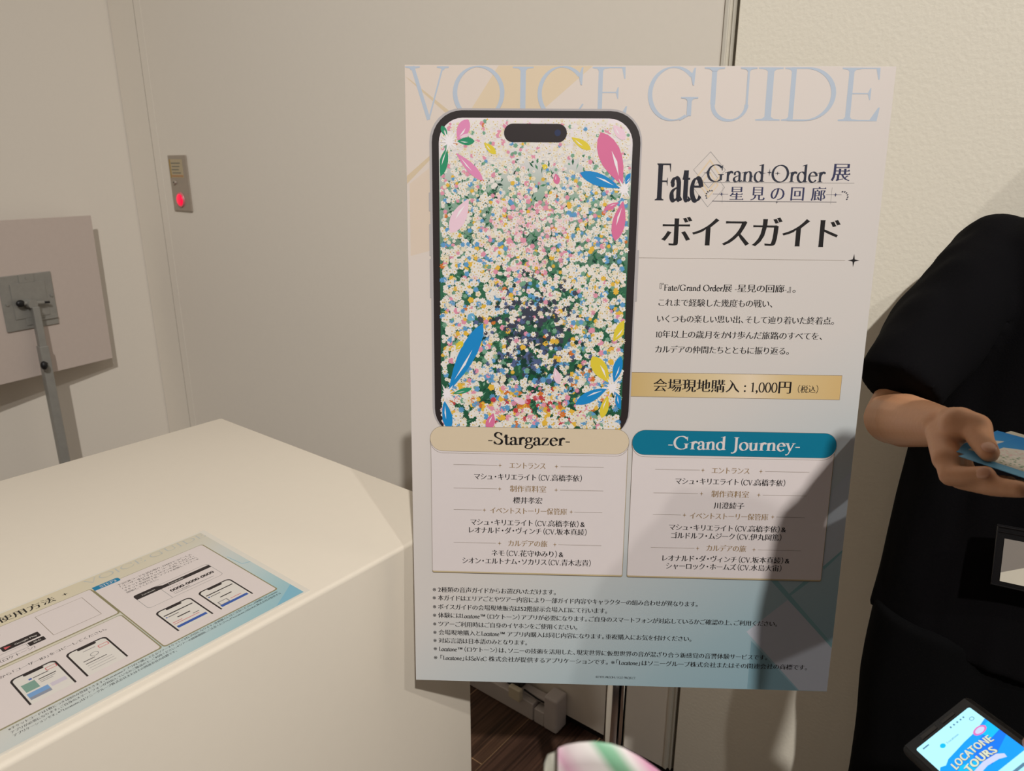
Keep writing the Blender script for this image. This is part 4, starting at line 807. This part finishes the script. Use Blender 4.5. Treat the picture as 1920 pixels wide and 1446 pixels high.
# --- cards in that hand
m_cb = ink('card_blue', (58, 150, 208), .3); m_cp = ink('card_picture', (226, 220, 206), .3)
def card2(name, label, p0, ang, z, plain=False):
    e2 = Vector((math.cos(ang), math.sin(ang), 0)); e1 = Vector((-e2.y, e2.x, 0))
    M = Matrix(((e1.x, -e2.x, 0, p0[0]), (e1.y, -e2.y, 0, p0[1]), (0, 0, 1, z), (0, 0, 0, 1)))    # y runs back into the hand, so the card spans y -.148 .. 0
    f = MB(); f.box((0, -.148, -.0004), (.1, 0, 0), 0, .00015); o = f.build(name, mat(name+'_stock', (214, 206, 186) if plain else (92, 168, 214), .4), None, M)
    tag(o, label, 'card', 'cards held in the hand'); return o, M
def prints(o, M, R):
    f = Ink(); f.rect(.4, .4, 99.6, 147.6, 0, 0); f.build('card_border', gradient_paper('card_blue_wash', [(0, (120, 184, 218)), (.4, (62, 152, 208)), (1, (34, 128, 196))], 10.6, 0), o, M @ Matrix.Translation((0, 0, .0001)))
    f = Ink(); f.poly([(15, 11), (62, 9), (70, 20), (80, 34), (80, 140), (15, 140)], 0, 0)
    for k in range(900):
        x, y = R.uniform(17, 78), R.uniform(13, 138)
        if x > 40+R.uniform(-9, 9): c = R.choice([3, 3, 4, 4, 5, 0])
        else: c = R.choice([1, 2, 2, 3, 3, 0])
        r = R.uniform(.8, 2.1); a = R.uniform(0, 3); n = 6
        if x > 62 and y < 34: continue
        f.poly([(x+r*(1 if q % 2 else .45)*math.cos(a+q*math.pi/n), y+r*(1 if q % 2 else .45)*math.sin(a+q*math.pi/n)) for q in range(2*n)], c, .01+.0001*k)
    for k in range(6):
        x, y = 64+R.uniform(0, 8), 30+k*17; f.poly([(x, y), (x+4, y+7), (x+14, y+11), (x+6, y+2)], 6 if k % 2 else 5, .13)
    f.build('flower_print', [m_cp, ink('card_green', (72, 128, 92)), ink('card_sage', (150, 168, 136)), ink('card_white', (238, 232, 222)), ink('card_rose', (226, 190, 184)), ink('card_pink', (236, 206, 204)), ink('card_deep_blue', (20, 96, 176))], o, M @ Matrix.Translation((0, 0, .0002)))
o, M = card2('printed_card', 'blue-edged card with a flower print, topmost in the hand', (.4363, .6448), math.radians(-61), H-.2661); prints(o, M, random.Random(5))
o, M = card2('printed_card', 'blue-edged card lying second, its corner showing left of the thumb', (.4383, .6638), math.radians(-57), H-.2668); prints(o, M, random.Random(6))
card2('printed_card', 'plain cream card at the bottom of the held cards', (.450, .6705), math.radians(-61), H-.2675, True)

# --- badge hanging on the shirt
t = thing('name_badge', 'clear badge pouch with a grey and cream card hanging on the black T-shirt', 'badge', at(-.03, .14, .99))
nb = fw; BM = Matrix(((A.x, nb.x, 0, 0), (A.y, nb.y, 0, 0), (0, 0, 1, 0), (0, 0, 0, 1)))
p0 = Vector((.685, .903, H-.469)); o0 = p0
BMt = Matrix.Translation(p0+fw*.016) @ BM @ Matrix.Rotation(math.radians(-5), 4, 'Y') @ Matrix.Rotation(math.radians(7), 4, 'X') @ Matrix.Scale(1.13, 4)
f = MB()
def edge(pts, r, i): f.tube(pts+[pts[0]], r, i, 8)
f.box((0, -.0012, -.078), (.112, .0, 0), 0, .0005); f.tube([(.001, .0005, -.002), (.001, .0005, -.077), (.111, .0005, -.077), (.111, .0005, -.002), (.001, .0005, -.002)], .0013, 0, 8); f.tube([(.001, .0005, -.0085), (.111, .0005, -.0085)], .0009, 0, 8)
f.build('pouch', mat('glossy_black_vinyl', (24, 23, 24), .18, .6), t, BMt)
f = Ink(); M2 = BMt @ Matrix.Rotation(math.pi/2, 4, 'X') @ Matrix.Scale(-1, 4, (0, 0, 1))
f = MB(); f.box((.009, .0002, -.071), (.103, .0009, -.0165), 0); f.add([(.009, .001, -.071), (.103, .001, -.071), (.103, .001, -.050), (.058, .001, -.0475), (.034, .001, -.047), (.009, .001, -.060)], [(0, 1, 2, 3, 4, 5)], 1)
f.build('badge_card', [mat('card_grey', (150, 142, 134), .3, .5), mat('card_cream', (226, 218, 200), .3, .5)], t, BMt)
lan.build('lanyard', m_black, person)

# --- visitor just outside the picture on the right, holding the telephone and the leaflet
t = thing('visitor', 'dark-haired person just outside the picture, reaching a phone and leaflet into view', 'person', (.515, .27, 0))
vf = Vector((.12, .99, 0)).normalized(); vr = Vector((vf.y, -vf.x, 0)); vc = Vector((.515, .27, 0))
def vt(a, b, z): return vc+vr*a+vf*b+Z*z            # a to the visitor's right
mb = MB(); ex = MB()
HV = head(mb, ex, vt(0, .02, 1.535), Z, vf-Z*.25, .97)
mb.limb([vt(0, -.04, 1.33), vt(0, -.01, 1.44)], [.05, .047])
for z0, z1, r in ((.92, 1.06, .085), (1.06, 1.22, .088)):
    for q in (-1, 1): mb.limb([vt(.045*q, -.03, z0), vt(.05*q, -.03, z1)], [r, r])
mb.limb([vt(-.12, -.04, 1.245), vt(0, -.04, 1.31), vt(.12, -.04, 1.245)], [.045, .05, .045])
for q in (-1, 1): mb.limb([vt(.075*q, -.03, .86), vt(.08*q, -.02, .47), vt(.085*q, -.04, .08)], [.08, .05, .035]); mb.limb([vt(.085*q, -.04, .045), vt(.09*q, .08, .028)], [.03, .024])
PT, PB = Vector((.3917, .5544, H-.5351)), Vector((.39438, .52392, H-.5289))      # two points down the phone's left edge
pu = Vector((.052, .01284, .03854)).normalized(); pv = -(PB-PT).normalized(); pv = (pv-pu*pv.dot(pu)).normalized(); pn = pu.cross(pv)
PH = Matrix(((pu.x, pv.x, pn.x, PT.x), (pu.y, pv.y, pn.y, PT.y), (pu.z, pv.z, pn.z, PT.z), (0, 0, 0, 1)))     # x across the screen, y towards the top, z out of the screen; origin = screen's top left corner
g = lambda x, y, z: PH @ Vector((x, y, z))
hp = g(.075, -.165, -.03)
mb.limb([vt(.145, -.03, 1.235), vt(.19, -.03, 1.0), hp], [.042, .034, .02])
mb.limb([hp, g(.045, -.125, -.028)], [.022, .026]); mb.limb([g(.03, -.12, -.026), g(.06, -.11, -.026)], [.016, .016])
for k in range(4): mb.limb([g(.035, -.100-.019*k, -.026), g(-.004, -.095-.019*k, -.022), g(-.0155, -.093-.019*k, -.004), g(-.008, -.093-.019*k, .006)], [.0095, .0085, .008, .0068])
mb.limb([g(.065, -.14, -.022), g(.0835, -.115, -.008), g(.080, -.088, .006), g(.070, -.075, .009)], [.014, .0115, .0095, .008])
lh = Vector((.085, .262, 1.075))
mb.limb([vt(-.145, -.03, 1.235), vt(-.20, -.06, 1.02), lh+Vector((.05, -.03, -.03))], [.042, .034, .019]); mb.limb([lh+Vector((.05, -.03, -.03)), lh], [.02, .024])
for k in range(4): mb.limb([lh+Vector((-.01, -.012, .012-.013*k)), lh+Vector((-.035, .004, .020-.014*k)), lh+Vector((-.045, .022, .026-.014*k))], [.0095, .0085, .007])
mb.limb([lh+Vector((0, .01, .015)), lh+Vector((-.018, .026, .035)), lh+Vector((-.03, .034, .048))], [.013, .0105, .008])
mb.skin('body', [m_skin, m_lip, m_eye, m_iris, m_hair, m_nail], t, .004, 3, extra=ex)
hair_cap(HV, True, .97).skin('hair', m_hair, t, .005, 10, .002, (45, 45, 3))
m_vk = mat('navy_cotton', (34, 38, 52), .9, .2, bump=.15, bscale=300, vary=.08)
f = MB()
for z0, z1, r in ((.78, .98, .105), (.98, 1.22, .10)):
    for q in (-1, 1): f.limb([vt(.055*q, -.03, z0), vt(.05*q, -.03, z1)], [r, r-.005])
f.limb([vt(-.115, -.04, 1.24), vt(0, -.04, 1.305), vt(.115, -.04, 1.24)], [.054, .054, .054])
f.limb([vt(-.135, -.035, 1.235), vt(-.185, -.05, 1.09)], [.054, .05]); f.limb([vt(.135, -.035, 1.235), vt(.18, -.03, 1.08)], [.054, .05])
f.skin('shirt', m_vk, t, .006, 5, .005)
f = MB(); f.limb([vt(-.05, -.03, .80), vt(.05, -.03, .80)], [.11, .11])
for q in (-1, 1): f.tube([vt(.08*q, -.03, .80), vt(.085*q, -.02, .45), vt(.088*q, -.04, .05)], [.095, .08, .07], 0, 26)
f.skin('trousers', m_trouser, t, .008, 4)
for q in (-1, 1): shoe(vt(.09*q, -.04, 0), vf).skin('shoe', m_shoe, t, .006, 3)

# --- the telephone: rugged black case, lit screen
t = thing('smartphone', 'phone in a thick black case with a lit blue screen at the lower right', 'phone', g(.033, -.07, -.012))
f = MB(); c = MB()
f.box((-.0095, -.138, -.014), (.0755, .0155, .0008), 0, .006); f.build('case', mat('rubber_case', (34, 32, 31), .6, .35), t, PH, True)
f = MB(); f.box((-.0045, -.134, 0), (.0705, .0115, .0014), 0, .0005); gl = f.build('front_glass', mat('phone_glass', (20, 19, 20), .25, .5), t, PH)
f = MB(); f.box((.012, .0035, .0013), (.030, .0085, .0018), 0, .0004); f.box((.0365, .0035, .0013), (.052, .0075, .0018), 0, .0004); f.build('sensor_bar', mat('sensor_glass', (62, 58, 54), .3, .5), t, PH)
f = MB(); f.box((-.0102, -.120, -.009), (-.0088, -.020, -.004), 0, .0005); f.build('red_strip', mat('red_rubber', (196, 34, 36), .5, .4), t, PH)
e_ = lambda n, rgb, k=1.0: mat('screen_'+n, rgb, .3, .4, emit=k, vary=.0)
f = Ink()
f.rect(0, 0, 66, 128, 0, 0, 2.2)
f.poly([(0, 34), (3, 31), (8, 33), (14, 29.5), (24, 28), (36, 26), (48, 25), (60, 22), (66, 20), (66, 70), (0, 70)], 1, .05)
f.poly([(30, 44), (44, 34), (66, 30), (66, 46), (48, 54), (36, 60)], 2, .07); f.poly([(0, 52), (16, 42), (30, 48), (26, 64), (0, 66)], 3, .08); f.poly([(52, 27), (66, 24), (66, 38), (54, 40)], 3, .09)
f.poly([(x+54+7*math.cos(k*.52), y+26.5+4.5*math.sin(k*.52)) for k in range(12) for x, y in ((0, 0),)], 4, .1); f.poly([(54+4.8*math.cos(k*.52), 26.5+3*math.sin(k*.52)) for k in range(12)], 5, .11)
def curved(txt, y, wd, em, sag, i, z, h):
    V, F_, w_ = setline(txt, heavy=h, sans=True, track=.06)
    k = wd/w_; f.add([((33-wd/2+a*k)/1000, -(y-b*em+sag*((a*k-wd/2)/(wd/2))**2)/1000, z/1000) for a, b, l in V], F_, i)
for d, i, z, hh in ((.55, 7, .12, .07), (0, 6, .14, .035)): curved('LOCATONE', 41+d*.4, 44, 11.5, 2.2, i, z, hh); curved('TOURS', 52+d*.4, 32, 11.5, 2.0, i, z, hh)
f.poly([(14, 60), (20, 54.5), (33, 52.6), (46, 54.5), (51, 59), (50, 63), (44, 60), (33, 58.2), (22, 60), (15, 65)], 5, .16)
f.rect(0, 68, 66, 128, 0, .1)
f.poly([(20+2.7*math.cos(k*.52), 15.2+2.7*math.sin(k*.52)) for k in range(12)], 3, .05); f.text('Locatone', 24.5, 15.4, width=14, i=8, z=.05, sans=True)
for x in (38, 42, 46, 50, 53.5): f.rect(x, 4, x+1.6, 6, 8, .05)
f.rect(5, 4, 12, 5.6, 8, .05); f.ring(rr(56, 9.5, 60.5, 14, 2), rr(56.6, 10.1, 59.9, 13.4, 1.4), 8, .05)
for k, wd in enumerate((50, 56, 44)): f.rect(5, 76+k*7, 5+wd, 79+k*7, 8, .13)
f.build('screen', [e_('pale', (168, 232, 250), 1.0), e_('sky', (0, 150, 250), .95), e_('blue', (0, 118, 246), .9), e_('cyan', (0, 182, 246), .95), e_('pink', (226, 120, 190), .8), e_('lilac', (196, 206, 246), .9), e_('letter', (226, 232, 204), .8), e_('outline', (72, 66, 58), .3), e_('text', (96, 140, 170), .7)], gl, PH @ Matrix.Translation((0, 0, .0016)))

# --- the leaflet at the lower edge
t = thing('leaflet', 'folded white leaflet with pink and green petal stripes at the bottom edge of the picture', 'leaflet', (.06, .27, 1.10))
def curl(pts, h, nd, i, name, m, th=.0009):
    n = len(pts); V = []; F = []
    for layer in (0, 1):
        for k, p in enumerate(pts):
            a = pts[min(k+1, n-1)]-pts[max(k-1, 0)]; nn = Vector((a.y, -a.x, 0)).normalized()
            for j in range(7):
                V.append(p+nn*(th*layer)+nd*(h*j/6)+Vector((0, .006, 0))*math.sin(j/6*math.pi))
    for k in range(n-1):
        for j in range(6):
            q = k*7+j; o_ = n*7; F.append((q, q+7, q+8, q+1)); F.append((o_+q, o_+q+1, o_+q+8, o_+q+7))
    for k in range(n-1):
        for j in (0, 6): q = k*7+j; F.append((q, q+7, n*7+q+7, n*7+q)) if j else F.append((q, n*7+q, n*7+q+7, q+7))
    for k in (0, n-1):
        for j in range(6): q = k*7+j; F.append((q, n*7+q, n*7+q+1, q+1))
    return obj(name, V, F, m, t, None, None, True)
def leaf_mat():
    m = mat('leaflet_print', (238, 232, 224), .4, .4); nt = m.node_tree; b = nt.nodes['Principled BSDF']
    tc = nt.nodes.new('ShaderNodeTexCoord'); d = nt.nodes.new('ShaderNodeVectorMath'); d.operation = 'DOT_PRODUCT'; d.inputs[1].default_value = (11, 0, 6.4)
    nt.links.new(tc.outputs['Object'], d.inputs[0]); ad = nt.nodes.new('ShaderNodeMath'); ad.operation = 'ADD'; ad.inputs[1].default_value = -7.71; nt.links.new(d.outputs['Value'], ad.inputs[0])
    r = nt.nodes.new('ShaderNodeValToRGB'); e = r.color_ramp.elements
    st = [(0, (236, 230, 224)), (.08, (234, 184, 204)), (.18, (240, 224, 224)), (.30, (240, 234, 228)), (.36, (132, 188, 150)), (.42, (146, 196, 160)), (.48, (240, 232, 228)), (.56, (228, 160, 190)), (.63, (234, 190, 208)), (.70, (240, 232, 230)), (.88, (226, 224, 220)), (.95, (228, 170, 196)), (1, (236, 228, 224))]
    for k, (p, c) in enumerate(st):
        q = e[k] if k < 2 else e.new(p); q.position = p; q.color = tuple(lin(x) for x in c)+(1,)
    nt.links.new(ad.outputs[0], r.inputs['Fac']); nt.links.new(r.outputs['Color'], b.inputs['Base Color']); return m
V3 = Vector
back = [V3(p) for p in ((.0169, .2873, 1.1571), (.0171, .2874, 1.1643), (.0186, .2870, 1.1698), (.0230, .2859, 1.1731), (.0299, .2861, 1.1739), (.0379, .2870, 1.1734))]
front = [V3(p) for p in ((.0234, .2791, 1.1817), (.0268, .2771, 1.1855), (.0324, .2750, 1.1888), (.0398, .2735, 1.1909), (.0472, .2724, 1.1907), (.0540, .2717, 1.1885), (.0615, .2722, 1.1831), (.0702, .2729, 1.1752), (.0788, .2743, 1.1660))]
curl(back, .085, V3((.012, -.03, -.95)), 0, 'back_leaf', mat('leaflet_cream', (206, 204, 188), .5, .3))
curl(front, .095, V3((.025, -.03, -.95)), 0, 'front_leaf', leaf_mat())
